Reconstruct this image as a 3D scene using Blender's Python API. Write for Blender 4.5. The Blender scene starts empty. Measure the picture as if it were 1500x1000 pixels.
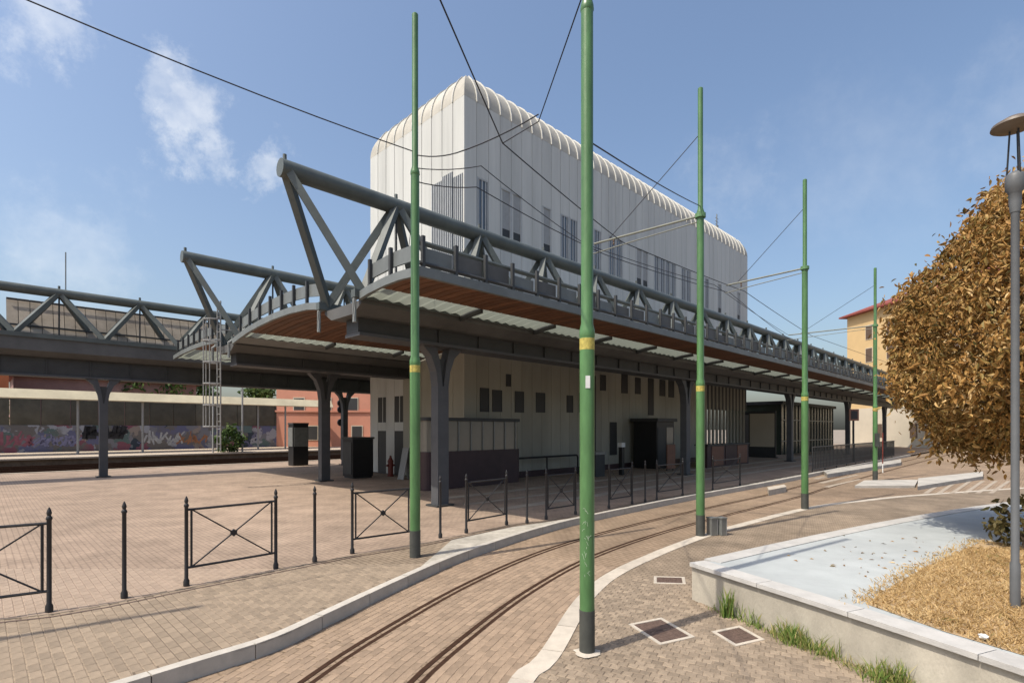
import bpy, bmesh, math, random
from mathutils import Vector, Matrix
random.seed(7)
R = math.radians
S2 = math.sqrt(0.5)
scene = bpy.context.scene
col = scene.collection

# ------------------------------------------------------------------ camera, sky, sun, exposure
CAM_H = 2.4
F_PX, HZ = 785.0, 628.0
cam = bpy.data.cameras.new('camera')
cam.sensor_width = 36.0
cam.lens = 36.0 * F_PX / 1500.0
cam.shift_y = (HZ - 500.0) / 1500.0
cam.clip_start, cam.clip_end = 0.1, 3000
camo = bpy.data.objects.new('camera', cam)
camo.location = (0, 0, CAM_H)
camo.rotation_euler = (R(90), 0, 0)
col.objects.link(camo)
scene.camera = camo

SUN_EL = 57.0
SUN_DIR = Vector((-0.82 * math.cos(R(SUN_EL)), -0.571 * math.cos(R(SUN_EL)), math.sin(R(SUN_EL)))).normalized()
world = bpy.data.worlds.new('World')
scene.world = world
world.use_nodes = True
wn, wl = world.node_tree.nodes, world.node_tree.links
wn.clear()
out = wn.new('ShaderNodeOutputWorld')
bg = wn.new('ShaderNodeBackground')
bg.inputs['Strength'].default_value = 0.148
sky = wn.new('ShaderNodeTexSky')
sky.sky_type = 'NISHITA'
sky.sun_disc = False
sky.sun_elevation = R(SUN_EL)
sky.sun_rotation = math.atan2(SUN_DIR.x, SUN_DIR.y)
sky.altitude = 120
sky.air_density = 1.2
sky.dust_density = 4.2
sky.ozone_density = 2.8
# thin wisps of cloud, all round the sky
tc = wn.new('ShaderNodeTexCoord')
nz = wn.new('ShaderNodeTexNoise'); nz.inputs['Scale'].default_value = 9; nz.inputs['Detail'].default_value = 8; nz.inputs['Roughness'].default_value = .68
wl.new(tc.outputs['Generated'], nz.inputs['Vector'])
acc = None
def wmath(op, a, b):
    m = wn.new('ShaderNodeMath'); m.operation = op
    for i, v in enumerate((a, b)):
        if v is None: continue
        if isinstance(v, (int, float)): m.inputs[i].default_value = v
        else: wl.new(v, m.inputs[i])
    return m.outputs[0]
wisps = [(95, 40, .06, .8), (60, 20, .04, .5), (240, 125, .05, .7), (285, 165, .065, 1.0), (310, 200, .05, .8), (400, 235, .055, .8), (120, 355, .10, .45), (1070, 250, .10, .25), (1260, 245, .16, .18), (1480, 170, .10, .2)]
dirs = [(Vector(((px - 750) / F_PX, 1, (HZ - py) / F_PX)).normalized(), r, s) for px, py, r, s in wisps]
for k in range(9):
    an = k * .7 + .4
    dirs.append((Vector((math.cos(an - 2.9), math.sin(an - 2.9) * (-1 if k > 5 else 1) , .45 + .3 * math.sin(k * 2.3))).normalized(), .16, .6))
for d, r, s in dirs[:10] + [q for q in dirs[10:] if q[0].y < .2]:
    vm = wn.new('ShaderNodeVectorMath'); vm.operation = 'DISTANCE'
    wl.new(tc.outputs['Generated'], vm.inputs[0]); vm.inputs[1].default_value = d
    q = wmath('ADD', vm.outputs['Value'], wmath('MULTIPLY', wmath('SUBTRACT', nz.outputs['Fac'], .5), .30))
    mr = wn.new('ShaderNodeMapRange'); mr.interpolation_type = 'SMOOTHSTEP'
    mr.inputs[1].default_value = r; mr.inputs[2].default_value = 0; mr.inputs[3].default_value = 0; mr.inputs[4].default_value = s
    wl.new(q, mr.inputs[0])
    acc = mr.outputs[0] if acc is None else wmath('MAXIMUM', acc, mr.outputs[0])
nz2 = wn.new('ShaderNodeTexNoise'); nz2.inputs['Scale'].default_value = 34; nz2.inputs['Detail'].default_value = 6
wl.new(tc.outputs['Generated'], nz2.inputs['Vector'])
cl = wmath('MULTIPLY', acc, wmath('MULTIPLY', nz2.outputs['Fac'], .62))
mx = wn.new('ShaderNodeMix'); mx.data_type = 'RGBA'
wl.new(cl, mx.inputs['Factor']); wl.new(sky.outputs['Color'], mx.inputs['A']); mx.inputs['B'].default_value = (7.0, 6.9, 6.6, 1)
wl.new(mx.outputs['Result'], bg.inputs['Color'])
wl.new(bg.outputs['Background'], out.inputs['Surface'])

sun = bpy.data.lights.new('sun', 'SUN')
sun.energy = 4.0
sun.angle = R(0.5)
sun.color = (1.0, .925, .80)
suno = bpy.data.objects.new('sun', sun)
suno.rotation_euler = SUN_DIR.to_track_quat('Z', 'Y').to_euler()
suno.location = (-20, -20, 40)
col.objects.link(suno)
scene.view_settings.view_transform = 'Standard'
scene.view_settings.look = 'None'
scene.view_settings.exposure = 0.33
scene.view_settings.gamma = 1.0
scene.view_settings.use_curve_mapping = False

# ------------------------------------------------------------------ helpers
def gp(px, py, z=0.0):
    """point on the level z seen at a pixel of the 1500 px wide photograph"""
    y = F_PX * (CAM_H - z) / (py - HZ)
    return Vector(((px - 750.0) / F_PX * y, y, z))
def W(a, b, z=0.0): return Vector(((a - b) * S2, (a + b) * S2, z))
def a_at(px, b):
    t = (px - 750.0) / F_PX
    return b * (1 + t) / (1 - t)
def b_at(px, a):
    t = (px - 750.0) / F_PX
    return a * (1 - t) / (1 + t)

def tag(o, label=None, cat=None, group=None, kind=None):
    if label: o['label'] = label
    if cat: o['category'] = cat
    if group: o['group'] = group
    if kind: o['kind'] = kind
    return o
def thing(name, label, cat, loc=(0, 0, 0), rz=0.0, group=None):
    o = bpy.data.objects.new(name, None)
    o.empty_display_size = .2
    o.location = loc; o.rotation_euler = (0, 0, rz)
    col.objects.link(o)
    return tag(o, label, cat, group)
def place(me, name, parent=None, loc=None, rz=None):
    o = bpy.data.objects.new(name, me)
    if loc is not None: o.location = loc
    if rz is not None: o.rotation_euler = (0, 0, rz)
    if parent is not None: o.parent = parent
    col.objects.link(o)
    return o
def copy_tree(o, parent=None):
    c = o.copy(); col.objects.link(c)
    if parent is not None: c.parent = parent
    for ch in list(o.children): copy_tree(ch, c)
    return c

class MB:
    def __init__(s): s.v = []; s.f = []
    def box(s, x0, x1, y0, y1, z0, z1):
        n = len(s.v)
        s.v += [(x0, y0, z0), (x1, y0, z0), (x1, y1, z0), (x0, y1, z0), (x0, y0, z1), (x1, y0, z1), (x1, y1, z1), (x0, y1, z1)]
        s.f += [tuple(n + i for i in q) for q in ((3, 2, 1, 0), (4, 5, 6, 7), (0, 1, 5, 4), (1, 2, 6, 5), (2, 3, 7, 6), (3, 0, 4, 7))]
        return s
    def bar(s, p, q, w, h, w2=None, h2=None):
        p, q = Vector(p), Vector(q); d = (q - p).normalized()
        r = d.cross(Vector((0, 0, 1)))
        r = Vector((1, 0, 0)) if r.length < 1e-4 else r.normalized()
        u = r.cross(d).normalized()
        n = len(s.v)
        for c, ww, hh in ((p, w, h), (q, w2 or w, h2 or h)):
            for i, j in ((-1, -1), (1, -1), (1, 1), (-1, 1)): s.v.append(tuple(c + r * (i * ww / 2) + u * (j * hh / 2)))
        s.f += [tuple(n + i for i in k) for k in ((3, 2, 1, 0), (4, 5, 6, 7), (0, 1, 5, 4), (1, 2, 6, 5), (2, 3, 7, 6), (3, 0, 4, 7))]
        return s
    def tube(s, pts, r, n=10, cap=True):
        pts = [Vector(p) for p in pts]; base = len(s.v)
        for i, p in enumerate(pts):
            d = (pts[min(i + 1, len(pts) - 1)] - pts[max(i - 1, 0)]).normalized()
            x = d.cross(Vector((0, 0, 1)))
            x = Vector((1, 0, 0)) if x.length < 1e-3 else x.normalized()
            y = d.cross(x).normalized()
            rr = r[i] if isinstance(r, (list, tuple)) else r
            for k in range(n):
                t = 2 * math.pi * k / n
                s.v.append(tuple(p + x * (rr * math.cos(t)) + y * (rr * math.sin(t))))
        for i in range(len(pts) - 1):
            for k in range(n):
                a, b = base + i * n + k, base + i * n + (k + 1) % n
                s.f.append((a, a + n, b + n, b))
        if cap:
            s.f.append(tuple(base + k for k in range(n))); m = base + (len(pts) - 1) * n
            s.f.append(tuple(m + k for k in reversed(range(n))))
        return s
    def lathe(s, prof, n=14, c=(0, 0, 0)):
        base = len(s.v)
        for r, z in prof:
            for k in range(n):
                t = 2 * math.pi * k / n
                s.v.append((c[0] + r * math.cos(t), c[1] + r * math.sin(t), c[2] + z))
        for i in range(len(prof) - 1):
            for k in range(n):
                a, b = base + i * n + k, base + i * n + (k + 1) % n
                s.f.append((a, b, b + n, a + n))
        s.f.append(tuple(base + k for k in reversed(range(n)))); m = base + (len(prof) - 1) * n
        s.f.append(tuple(m + k for k in range(n)))
        return s
    def prism(s, poly, z0, z1):
        """poly counter-clockwise in xy"""
        n, b = len(poly), len(s.v)
        s.v += [(p[0], p[1], z0) for p in poly] + [(p[0], p[1], z1) for p in poly]
        s.f += [tuple(b + i for i in reversed(range(n))), tuple(b + n + i for i in range(n))]
        for i in range(n): j = (i + 1) % n; s.f.append((b + i, b + j, b + n + j, b + n + i))
        return s
    def sweep(s, prof, x0, x1):
        """closed profile of (y, z) swept along x"""
        n, b = len(prof), len(s.v)
        s.v += [(x0, p[0], p[1]) for p in prof] + [(x1, p[0], p[1]) for p in prof]
        s.f += [tuple(b + i for i in range(n)), tuple(b + n + i for i in reversed(range(n)))]
        for i in range(n): j = (i + 1) % n; s.f.append((b + i, b + n + i, b + n + j, b + j))
        return s
    def quad(s, *pts):
        b = len(s.v); s.v += [tuple(p) for p in pts]; s.f.append(tuple(range(b, b + len(pts)))); return s
    def mesh(s, name, m, org=(0, 0, 0), smooth=False):
        me = bpy.data.meshes.new(name)
        me.from_pydata([(v[0] - org[0], v[1] - org[1], v[2] - org[2]) for v in s.v], [], s.f)
        bm = bmesh.new(); bm.from_mesh(me); bmesh.ops.recalc_face_normals(bm, faces=bm.faces); bm.to_mesh(me); bm.free()
        if m: me.materials.append(m)
        if smooth:
            me.polygons.foreach_set('use_smooth', [True] * len(me.polygons))
            try: me.set_sharp_from_angle(angle=R(40))
            except Exception: pass
        me.update()
        return me
    def build(s, name, m, parent=None, org=(0, 0, 0), smooth=False, loc=None, rz=None):
        return place(s.mesh(name, m, org, smooth), name, parent, loc, rz)

def catmull(P, n=8):
    P = [Vector((p[0], p[1])) for p in P]; o = []
    for i in range(len(P) - 1):
        p0, p1, p2, p3 = P[max(i - 1, 0)], P[i], P[i + 1], P[min(i + 2, len(P) - 1)]
        for k in range(n):
            t = k / n
            o.append(.5 * ((2 * p1) + (p2 - p0) * t + (2 * p0 - 5 * p1 + 4 * p2 - p3) * t * t + (3 * p1 - p0 - 3 * p2 + p3) * t ** 3))
    o.append(P[-1]); return o
def resample(L, step):
    o = [L[0].copy()]; acc_ = 0
    for i in range(len(L) - 1):
        seg = (L[i + 1] - L[i]).length; d = step - acc_
        while d <= seg: o.append(L[i].lerp(L[i + 1], d / seg)); d += step
        acc_ = seg - (d - step)
    return o
def offset(L, d):
    """positive d to the right of the walking direction"""
    o = []
    for i, p in enumerate(L):
        t = (L[min(i + 1, len(L) - 1)] - L[max(i - 1, 0)]).normalized()
        o.append(p + Vector((t.y, -t.x)) * d)
    return o
def inside(p, poly):
    c = False; n = len(poly); j = n - 1
    for i in range(n):
        a, b = poly[i], poly[j]
        if (a[1] > p[1]) != (b[1] > p[1]) and p[0] < (b[0] - a[0]) * (p[1] - a[1]) / (b[1] - a[1]) + a[0]: c = not c
        j = i
    return c

# ------------------------------------------------------------------ materials
ALB = .79
def mat(name, c, rough=.7, var=.18, scale=2.5, bump=0.0, bscale=40, metal=0.0, rnd=0.0, grime=0.0, coord='Object', stretch=(1, 1, 1), spec=.4):
    m = bpy.data.materials.new(name); m.use_nodes = True
    N, L = m.node_tree.nodes, m.node_tree.links
    b = N['Principled BSDF']
    b.inputs['Roughness'].default_value = rough; b.inputs['Metallic'].default_value = metal
    b.inputs['Specular IOR Level'].default_value = spec
    t = N.new('ShaderNodeTexCoord'); mp = N.new('ShaderNodeMapping'); mp.inputs['Scale'].default_value = stretch
    L.new(t.outputs[coord], mp.inputs['Vector'])
    n1 = N.new('ShaderNodeTexNoise'); n1.inputs['Scale'].default_value = scale; n1.inputs['Detail'].default_value = 7; n1.inputs['Roughness'].default_value = .65
    L.new(mp.outputs[0], n1.inputs['Vector'])
    mr = N.new('ShaderNodeMapRange'); mr.inputs[1].default_value = .25; mr.inputs[2].default_value = .75
    mr.inputs[3].default_value = 1 - var; mr.inputs[4].default_value = 1 + var
    L.new(n1.outputs['Fac'], mr.inputs[0])
    val = mr.outputs[0]
    def mul(x, y):
        q = N.new('ShaderNodeMath'); q.operation = 'MULTIPLY'; L.new(x, q.inputs[0])
        if isinstance(y, float): q.inputs[1].default_value = y
        else: L.new(y, q.inputs[1])
        return q.outputs[0]
    if rnd:
        oi = N.new('ShaderNodeObjectInfo'); ge = N.new('ShaderNodeNewGeometry')
        ad = N.new('ShaderNodeMath'); ad.operation = 'ADD'; L.new(oi.outputs['Random'], ad.inputs[0]); L.new(ge.outputs['Random Per Island'], ad.inputs[1])
        fr = N.new('ShaderNodeMath'); fr.operation = 'FRACT'; L.new(ad.outputs[0], fr.inputs[0])
        r2 = N.new('ShaderNodeMapRange'); r2.inputs[3].default_value = 1 - rnd; r2.inputs[4].default_value = 1 + rnd
        L.new(fr.outputs[0], r2.inputs[0]); val = mul(val, r2.outputs[0])
    if grime:
        n3 = N.new('ShaderNodeTexNoise'); n3.inputs['Scale'].default_value = scale * .23; n3.inputs['Detail'].default_value = 5
        L.new(mp.outputs[0], n3.inputs['Vector'])
        r3 = N.new('ShaderNodeMapRange'); r3.inputs[1].default_value = .35; r3.inputs[2].default_value = .7; r3.inputs[3].default_value = 1; r3.inputs[4].default_value = 1 - grime
        L.new(n3.outputs['Fac'], r3.inputs[0]); val = mul(val, r3.outputs[0])
    mc = N.new('ShaderNodeVectorMath'); mc.operation = 'SCALE'; mc.inputs[0].default_value = [x * (ALB if max(c) > .2 else 1) for x in c[:3]]
    L.new(val, mc.inputs['Scale']); L.new(mc.outputs[0], b.inputs['Base Color'])
    if bump:
        n2 = N.new('ShaderNodeTexNoise'); n2.inputs['Scale'].default_value = bscale; n2.inputs['Detail'].default_value = 5
        L.new(mp.outputs[0], n2.inputs['Vector'])
        bp = N.new('ShaderNodeBump'); bp.inputs['Strength'].default_value = bump; bp.inputs['Distance'].default_value = .02
        L.new(n2.outputs['Fac'], bp.inputs['Height']); L.new(bp.outputs[0], b.inputs['Normal'])
    return m
def paving(name, c1, c2, mortar, bw, bh, rot, grime=.2, bump=.25, offs=.5, msize=.012, patch=.22):
    m = bpy.data.materials.new(name); m.use_nodes = True
    N, L = m.node_tree.nodes, m.node_tree.links; b = N['Principled BSDF']; b.inputs['Roughness'].default_value = .85; b.inputs['Specular IOR Level'].default_value = .25
    t = N.new('ShaderNodeTexCoord'); mp = N.new('ShaderNodeMapping'); mp.inputs['Rotation'].default_value = (0, 0, rot)
    L.new(t.outputs['Object'], mp.inputs['Vector'])
    br = N.new('ShaderNodeTexBrick'); br.inputs['Scale'].default_value = 1; br.inputs['Brick Width'].default_value = bw; br.inputs['Row Height'].default_value = bh
    br.inputs['Mortar Size'].default_value = msize; br.inputs['Mortar Smooth'].default_value = .3; br.inputs['Bias'].default_value = 0; br.offset = offs
    c1, c2, mortar = [tuple(x * ALB for x in q) for q in (c1, c2, mortar)]
    br.inputs['Color1'].default_value = (*c1, 1); br.inputs['Color2'].default_value = (*c2, 1); br.inputs['Mortar'].default_value = (*mortar, 1)
    L.new(mp.outputs[0], br.inputs['Vector'])
    val = None
    for sc, am, dt in ((.16, grime, 6), (1.1, patch, 8), (9, .16, 6)):
        n = N.new('ShaderNodeTexNoise'); n.inputs['Scale'].default_value = sc; n.inputs['Detail'].default_value = dt; n.inputs['Roughness'].default_value = .62
        L.new(t.outputs['Object'], n.inputs['Vector'])
        r = N.new('ShaderNodeMapRange'); r.inputs[1].default_value = .3; r.inputs[2].default_value = .7; r.inputs[3].default_value = 1 - am; r.inputs[4].default_value = 1 + am
        L.new(n.outputs['Fac'], r.inputs[0])
        if val is None: val = r.outputs[0]
        else:
            q = N.new('ShaderNodeMath'); q.operation = 'MULTIPLY'; L.new(val, q.inputs[0]); L.new(r.outputs[0], q.inputs[1]); val = q.outputs[0]
    mc = N.new('ShaderNodeVectorMath'); mc.operation = 'SCALE'; L.new(br.outputs['Color'], mc.inputs[0]); L.new(val, mc.inputs['Scale'])
    L.new(mc.outputs[0], b.inputs['Base Color'])
    bp = N.new('ShaderNodeBump'); bp.inputs['Strength'].default_value = bump; bp.inputs['Distance'].default_value = .01
    inv = N.new('ShaderNodeMath'); inv.operation = 'SUBTRACT'; inv.inputs[0].default_value = 1; L.new(br.outputs['Fac'], inv.inputs[1])
    L.new(inv.outputs[0], bp.inputs['Height']); L.new(bp.outputs[0], b.inputs['Normal'])
    return m
def glass(name, c, rough=.08):
    m = mat(name, c, rough, .1, 1.5, spec=.8); return m

M = {}
M['plaza'] = paving('plaza_paving', (.375, .283, .213), (.355, .266, .20), (.275, .205, .155), .20, .10, R(45), bump=.12, grime=.22)
M['plaza_paver'] = mat('plaza_paver_block', (.37, .28, .21), .88, .14, 6, .2, 60, rnd=.08)
M['pavement'] = paving('pavement_paving', (.30, .232, .165), (.275, .212, .15), (.16, .122, .088), .20, .10, R(45))
M['track'] = paving('track_paving', (.325, .238, .165), (.295, .214, .148), (.20, .145, .095), .20, .10, R(-45))
M['setts'] = paving('sett_paving', (.305, .238, .172), (.265, .206, .148), (.20, .155, .112), .11, .105, R(28), msize=.014, patch=.28, bump=.15)
M['paver'] = mat('paver_block', (.30, .232, .165), .88, .18, 6, .25, 60, rnd=.14, coord='Object')
M['track_paver'] = mat('track_paver_block', (.325, .236, .163), .88, .2, 6, .25, 60, rnd=.15)
M['sett'] = mat('porphyry_sett', (.29, .226, .163), .85, .25, 8, .4, 60, rnd=.2)
M['edge_brown'] = mat('dull_brown', (.23, .18, .135), .95, .2, 3)
M['ground'] = mat('bare_ground', (.30, .25, .20), .95, .2, .3)
M['kerb'] = mat('kerb_granite', (.52, .48, .42), .8, .15, 7, .2, 90, rnd=.07)
M['strip'] = mat('flush_stone', (.54, .48, .40), .85, .15, 6, .2, 80, rnd=.08)
M['rail'] = mat('rusty_rail', (.045, .025, .017), .95, .35, 12, .2, 60, spec=.05)
M['groove'] = mat('rail_groove', (.03, .02, .015), .9, .3, 9)
M['green'] = mat('green_paint', (.105, .235, .088), .36, .30, 7, .12, 40, stretch=(1, 1, .25), grime=.32)
M['greenold'] = mat('chipped_green_paint', (.13, .27, .12), .5, .25, 9, .1, 50)
M['base'] = mat('dark_base_coat', (.055, .058, .052), .6, .25, 6, .15, 40)
M['yellow'] = mat('yellow_band', (.50, .42, .10), .6, .45, 26)
M['concrete'] = mat('pale_concrete', (.52, .49, .44), .9, .18, 3, .25, 45, grime=.25)
M['wallc'] = mat('weathered_concrete', (.56, .51, .42), .92, .25, 2.2, .35, 40, grime=.35, stretch=(1, 1, .5))
M['cap'] = mat('wall_coping', (.50, .485, .46), .85, .14, 5, .2, 60, rnd=.05)
M['bluepave'] = mat('grey_blue_paving', (.47, .50, .50), .85, .10, 2.2, .25, 50, grime=.16)
M['iron'] = mat('dark_iron', (.022, .021, .022), .5, .25, 9)
M['steel'] = mat('grey_green_steel', (.088, .102, .098), .5, .22, 2.2, .05, 30, grime=.25)
M['steeld'] = mat('dark_steel', (.040, .042, .043), .55, .22, 2.2)
M['column'] = mat('column_grey', (.075, .078, .085), .55, .18, 2, grime=.2)
M['plate'] = mat('parapet_plate', (.15, .165, .165), .5, .15, 3, grime=.2)
M['trough'] = mat('gutter_sheet', (.10, .10, .098), .6, .2, 2, grime=.3)
M['roof'] = mat('roof_sheet', (.26, .27, .27), .6, .2, 1.6, grime=.3)
M['wood'] = mat('brown_soffit_board', (.125, .058, .03), .6, .3, 5, .1, 40, rnd=.25, stretch=(1, .3, 1))
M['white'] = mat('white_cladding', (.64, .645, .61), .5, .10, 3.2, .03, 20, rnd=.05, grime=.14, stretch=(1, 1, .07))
M['seam'] = mat('panel_joint', (.13, .13, .13), .8, .1, 3)
M['curve'] = mat('weathered_roof_cladding', (.54, .515, .45), .7, .14, 2, .03, 20, rnd=.05, grime=.2)
M['rib'] = mat('roof_rib', (.68, .67, .62), .5, .1, 3)
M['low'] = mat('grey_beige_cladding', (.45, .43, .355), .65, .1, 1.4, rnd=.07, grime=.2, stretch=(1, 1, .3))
M['pane'] = glass('window_glass', (.07, .09, .115))
M['blind'] = mat('grey_blind', (.36, .37, .37), .6, .1, 4)
M['darkpane'] = glass('dark_glass', (.008, .008, .008), .6)
M['louvre'] = mat('louvre_slat', (.50, .52, .53), .45, .1, 4)
M['maroon'] = mat('dark_maroon_panel', (.055, .030, .033), .5, .2, 2, grime=.2)
M['boothglass'] = glass('booth_glass', (.20, .19, .16), .15)
M['black'] = mat('black_metal', (.015, .015, .016), .45, .2, 5)
M['greymetal'] = mat('grey_metal', (.27, .28, .27), .45, .2, 5, metal=.4)
M['galv'] = mat('galvanised_pole', (.36, .36, .35), .5, .15, 5, metal=.3)
M['lampgrey'] = mat('lamp_post_grey', (.10, .105, .11), .5, .15, 4)
M['creamy'] = mat('cream_roof_edge', (.68, .60, .42), .7, .12, 1.5, grime=.2)
M['ballast'] = mat('brown_ballast', (.12, .088, .062), .95, .4, 3, .6, 25)
M['platform'] = mat('platform_edge', (.50, .42, .33), .9, .15, 2)
M['yellowwall'] = mat('ochre_plaster', (.72, .51, .255), .85, .08, .5, grime=.12)
M['palewall'] = mat('pale_plaster', (.62, .55, .43), .85, .1, .5)
M['redroof'] = mat('red_tile_roof', (.26, .065, .05), .85, .25, 2, .4, 8)
M['pinkwall'] = mat('salmon_plaster', (.62, .28, .19), .85, .1, .6)
M['brick'] = mat('orange_brick_wall', (.55, .17, .07), .85, .15, 1)
M['rosewall'] = mat('dull_rose_plaster', (.36, .22, .19), .85, .2, .8)
M['shutter'] = mat('dark_shutter', (.10, .065, .045), .7, .2, 3)
M['oxide'] = mat('oxide_red', (.16, .035, .025), .5, .2, 4)
M['orange'] = mat('terracotta_board', (.20, .10, .065), .7, .2, 3)
M['whitepaint'] = mat('white_paint', (.78, .78, .75), .6, .1, 6)
M['bark'] = mat('bark', (.09, .065, .045), .95, .3, 8, .6, 20)
M['scratch'] = mat('scratched_paint', (.42, .50, .38), .8, .2, 20)
M['discbrown'] = mat('brown_grey_disc', (.12, .095, .075), .5, .2, 5)
M['armtube'] = mat('arm_tube_grey', (.22, .23, .19), .6, .2, 4)
M['band'] = mat('pale_stone_band', (.40, .34, .27), .9, .3, 1.2)
M['palepave'] = mat('pale_gritty_paving', (.50, .46, .39), .95, .3, 5, .3, 40, grime=.3)
M['cable'] = mat('cable_black', (.02, .022, .03), .6, .1, 3)
M['tile_dark'] = mat('dark_green_glass', (.05, .065, .05), .2, .2, 1, spec=.7)
M['marking'] = mat('worn_white_marking', (.40, .335, .265), .9, .35, 4)
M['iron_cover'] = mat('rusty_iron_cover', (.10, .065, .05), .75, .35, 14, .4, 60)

def translucent():
    m = bpy.data.materials.new('ribbed_skylight'); m.use_nodes = True
    N, L = m.node_tree.nodes, m.node_tree.links
    o = N['Material Output']; b = N['Principled BSDF']; b.inputs['Base Color'].default_value = (.30, .33, .29, 1); b.inputs['Roughness'].default_value = .5
    t = N.new('ShaderNodeBsdfTranslucent'); t.inputs['Color'].default_value = (.22, .24, .20, 1)
    x = N.new('ShaderNodeMixShader'); x.inputs[0].default_value = .55
    L.new(b.outputs[0], x.inputs[1]); L.new(t.outputs[0], x.inputs[2]); L.new(x.outputs[0], o.inputs['Surface'])
    return m
M['skylight'] = translucent()

def graffiti():
    m = bpy.data.materials.new('graffiti_wall'); m.use_nodes = True
    N, L = m.node_tree.nodes, m.node_tree.links; b = N['Principled BSDF']; b.inputs['Roughness'].default_value = .9
    t = N.new('ShaderNodeTexCoord'); mp = N.new('ShaderNodeMapping'); mp.inputs['Scale'].default_value = (.22, 1, .5); L.new(t.outputs['Object'], mp.inputs[0])
    mp.inputs['Scale'].default_value = (1, 1, 1)
    d = N.new('ShaderNodeTexNoise'); d.inputs['Scale'].default_value = 1.7; d.inputs['Detail'].default_value = 4; L.new(mp.outputs[0], d.inputs['Vector'])
    sc = N.new('ShaderNodeVectorMath'); sc.operation = 'SCALE'; sc.inputs['Scale'].default_value = 1.6; L.new(d.outputs['Color'], sc.inputs[0])
    ad = N.new('ShaderNodeVectorMath'); ad.operation = 'ADD'; L.new(mp.outputs[0], ad.inputs[0]); L.new(sc.outputs[0], ad.inputs[1])
    v = N.new('ShaderNodeTexVoronoi'); v.inputs['Scale'].default_value = 1.15; L.new(ad.outputs[0], v.inputs['Vector'])
    se = N.new('ShaderNodeSeparateColor'); L.new(v.outputs['Color'], se.inputs[0])
    r = N.new('ShaderNodeValToRGB'); r.color_ramp.interpolation = 'CONSTANT'; e = r.color_ramp.elements
    cols = [(0, (.13, .125, .13)), (.24, (.11, .12, .22)), (.40, (.16, .17, .21)), (.54, (.19, .075, .11)), (.66, (.28, .30, .36)), (.76, (.09, .14, .15)), (.86, (.03, .045, .07)), (.92, (.24, .21, .20))]
    e[0].position, e[0].color = 0, (*cols[0][1], 1); e[1].position, e[1].color = cols[1][0], (*cols[1][1], 1)
    for p, c in cols[2:]:
        q = e.new(p); q.color = (*c, 1)
    L.new(se.outputs[0], r.inputs[0])
    n = N.new('ShaderNodeTexNoise'); n.inputs['Scale'].default_value = .45; n.inputs['Detail'].default_value = 6; L.new(mp.outputs[0], n.inputs['Vector'])
    k = N.new('ShaderNodeMapRange'); k.inputs[1].default_value = .34; k.inputs[2].default_value = .46; L.new(n.outputs['Fac'], k.inputs[0])
    mx = N.new('ShaderNodeMix'); mx.data_type = 'RGBA'; L.new(k.outputs[0], mx.inputs['Factor']); mx.inputs['A'].default_value = (.125, .122, .118, 1); L.new(r.outputs[0], mx.inputs['B'])
    L.new(mx.outputs['Result'], b.inputs['Base Color'])
    return m
M['graffiti'] = graffiti()
M['shaded_olive'] = mat('shaded_olive_panel', (.075, .069, .052), .8, .4, .8, rnd=.3)  # brown-green panels, the shade under the shelter roof painted into their dark tone

def leafmat(name, stops, rough=.6):
    m = bpy.data.materials.new(name); m.use_nodes = True
    N, L = m.node_tree.nodes, m.node_tree.links; b = N['Principled BSDF']; b.inputs['Roughness'].default_value = rough; b.inputs['Specular IOR Level'].default_value = .25
    ge = N.new('ShaderNodeNewGeometry'); t = N.new('ShaderNodeTexCoord')
    n = N.new('ShaderNodeTexNoise'); n.inputs['Scale'].default_value = 1.6; n.inputs['Detail'].default_value = 3; L.new(t.outputs['Object'], n.inputs['Vector'])
    ma = N.new('ShaderNodeMath'); ma.operation = 'MULTIPLY_ADD'; L.new(ge.outputs['Random Per Island'], ma.inputs[0]); ma.inputs[1].default_value = .6
    mb = N.new('ShaderNodeMath'); mb.operation = 'MULTIPLY_ADD'; L.new(n.outputs['Fac'], mb.inputs[0]); mb.inputs[1].default_value = 1.0; mb.inputs[2].default_value = -.3
    L.new(mb.outputs[0], ma.inputs[2])
    r = N.new('ShaderNodeValToRGB'); e = r.color_ramp.elements
    e[0].position, e[0].color = stops[0][0], (*stops[0][1], 1); e[1].position, e[1].color = stops[-1][0], (*stops[-1][1], 1)
    for p, c in stops[1:-1]:
        q = e.new(p); q.color = (*c, 1)
    L.new(ma.outputs[0], r.inputs[0]); L.new(r.outputs[0], b.inputs['Base Color'])
    tr = N.new('ShaderNodeBsdfTranslucent'); L.new(r.outputs[0], tr.inputs['Color'])
    x = N.new('ShaderNodeMixShader'); x.inputs[0].default_value = .25; o = N['Material Output']
    L.new(b.outputs[0], x.inputs[1]); L.new(tr.outputs[0], x.inputs[2]); L.new(x.outputs[0], o.inputs['Surface'])
    return m
M['dryleaf'] = leafmat('dry_brown_leaf', [(.05, (.045, .055, .016)), (.2, (.12, .08, .025)), (.36, (.27, .14, .04)), (.52, (.38, .205, .06)), (.64, (.20, .15, .045)), (.76, (.48, .29, .10)), (.9, (.66, .48, .24)), (.98, (.18, .19, .05))])
M['darkleaf'] = leafmat('dark_dry_leaf', [(.1, (.03, .035, .012)), (.5, (.09, .07, .025)), (.95, (.16, .13, .05))])
M['greenleaf'] = leafmat('green_leaf', [(.1, (.03, .06, .015)), (.5, (.07, .12, .03)), (.95, (.13, .17, .05))])
M['drygrass'] = leafmat('dry_grass_blade', [(.04, (.20, .22, .07)), (.12, (.34, .22, .09)), (.5, (.52, .36, .17)), (.9, (.62, .48, .26))], .8)
M['weed'] = leafmat('weed_blade', [(.1, (.08, .15, .03)), (.4, (.16, .24, .05)), (.6, (.26, .29, .09)), (.8, (.45, .36, .16)), (.95, (.55, .42, .2))], .7)

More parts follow.
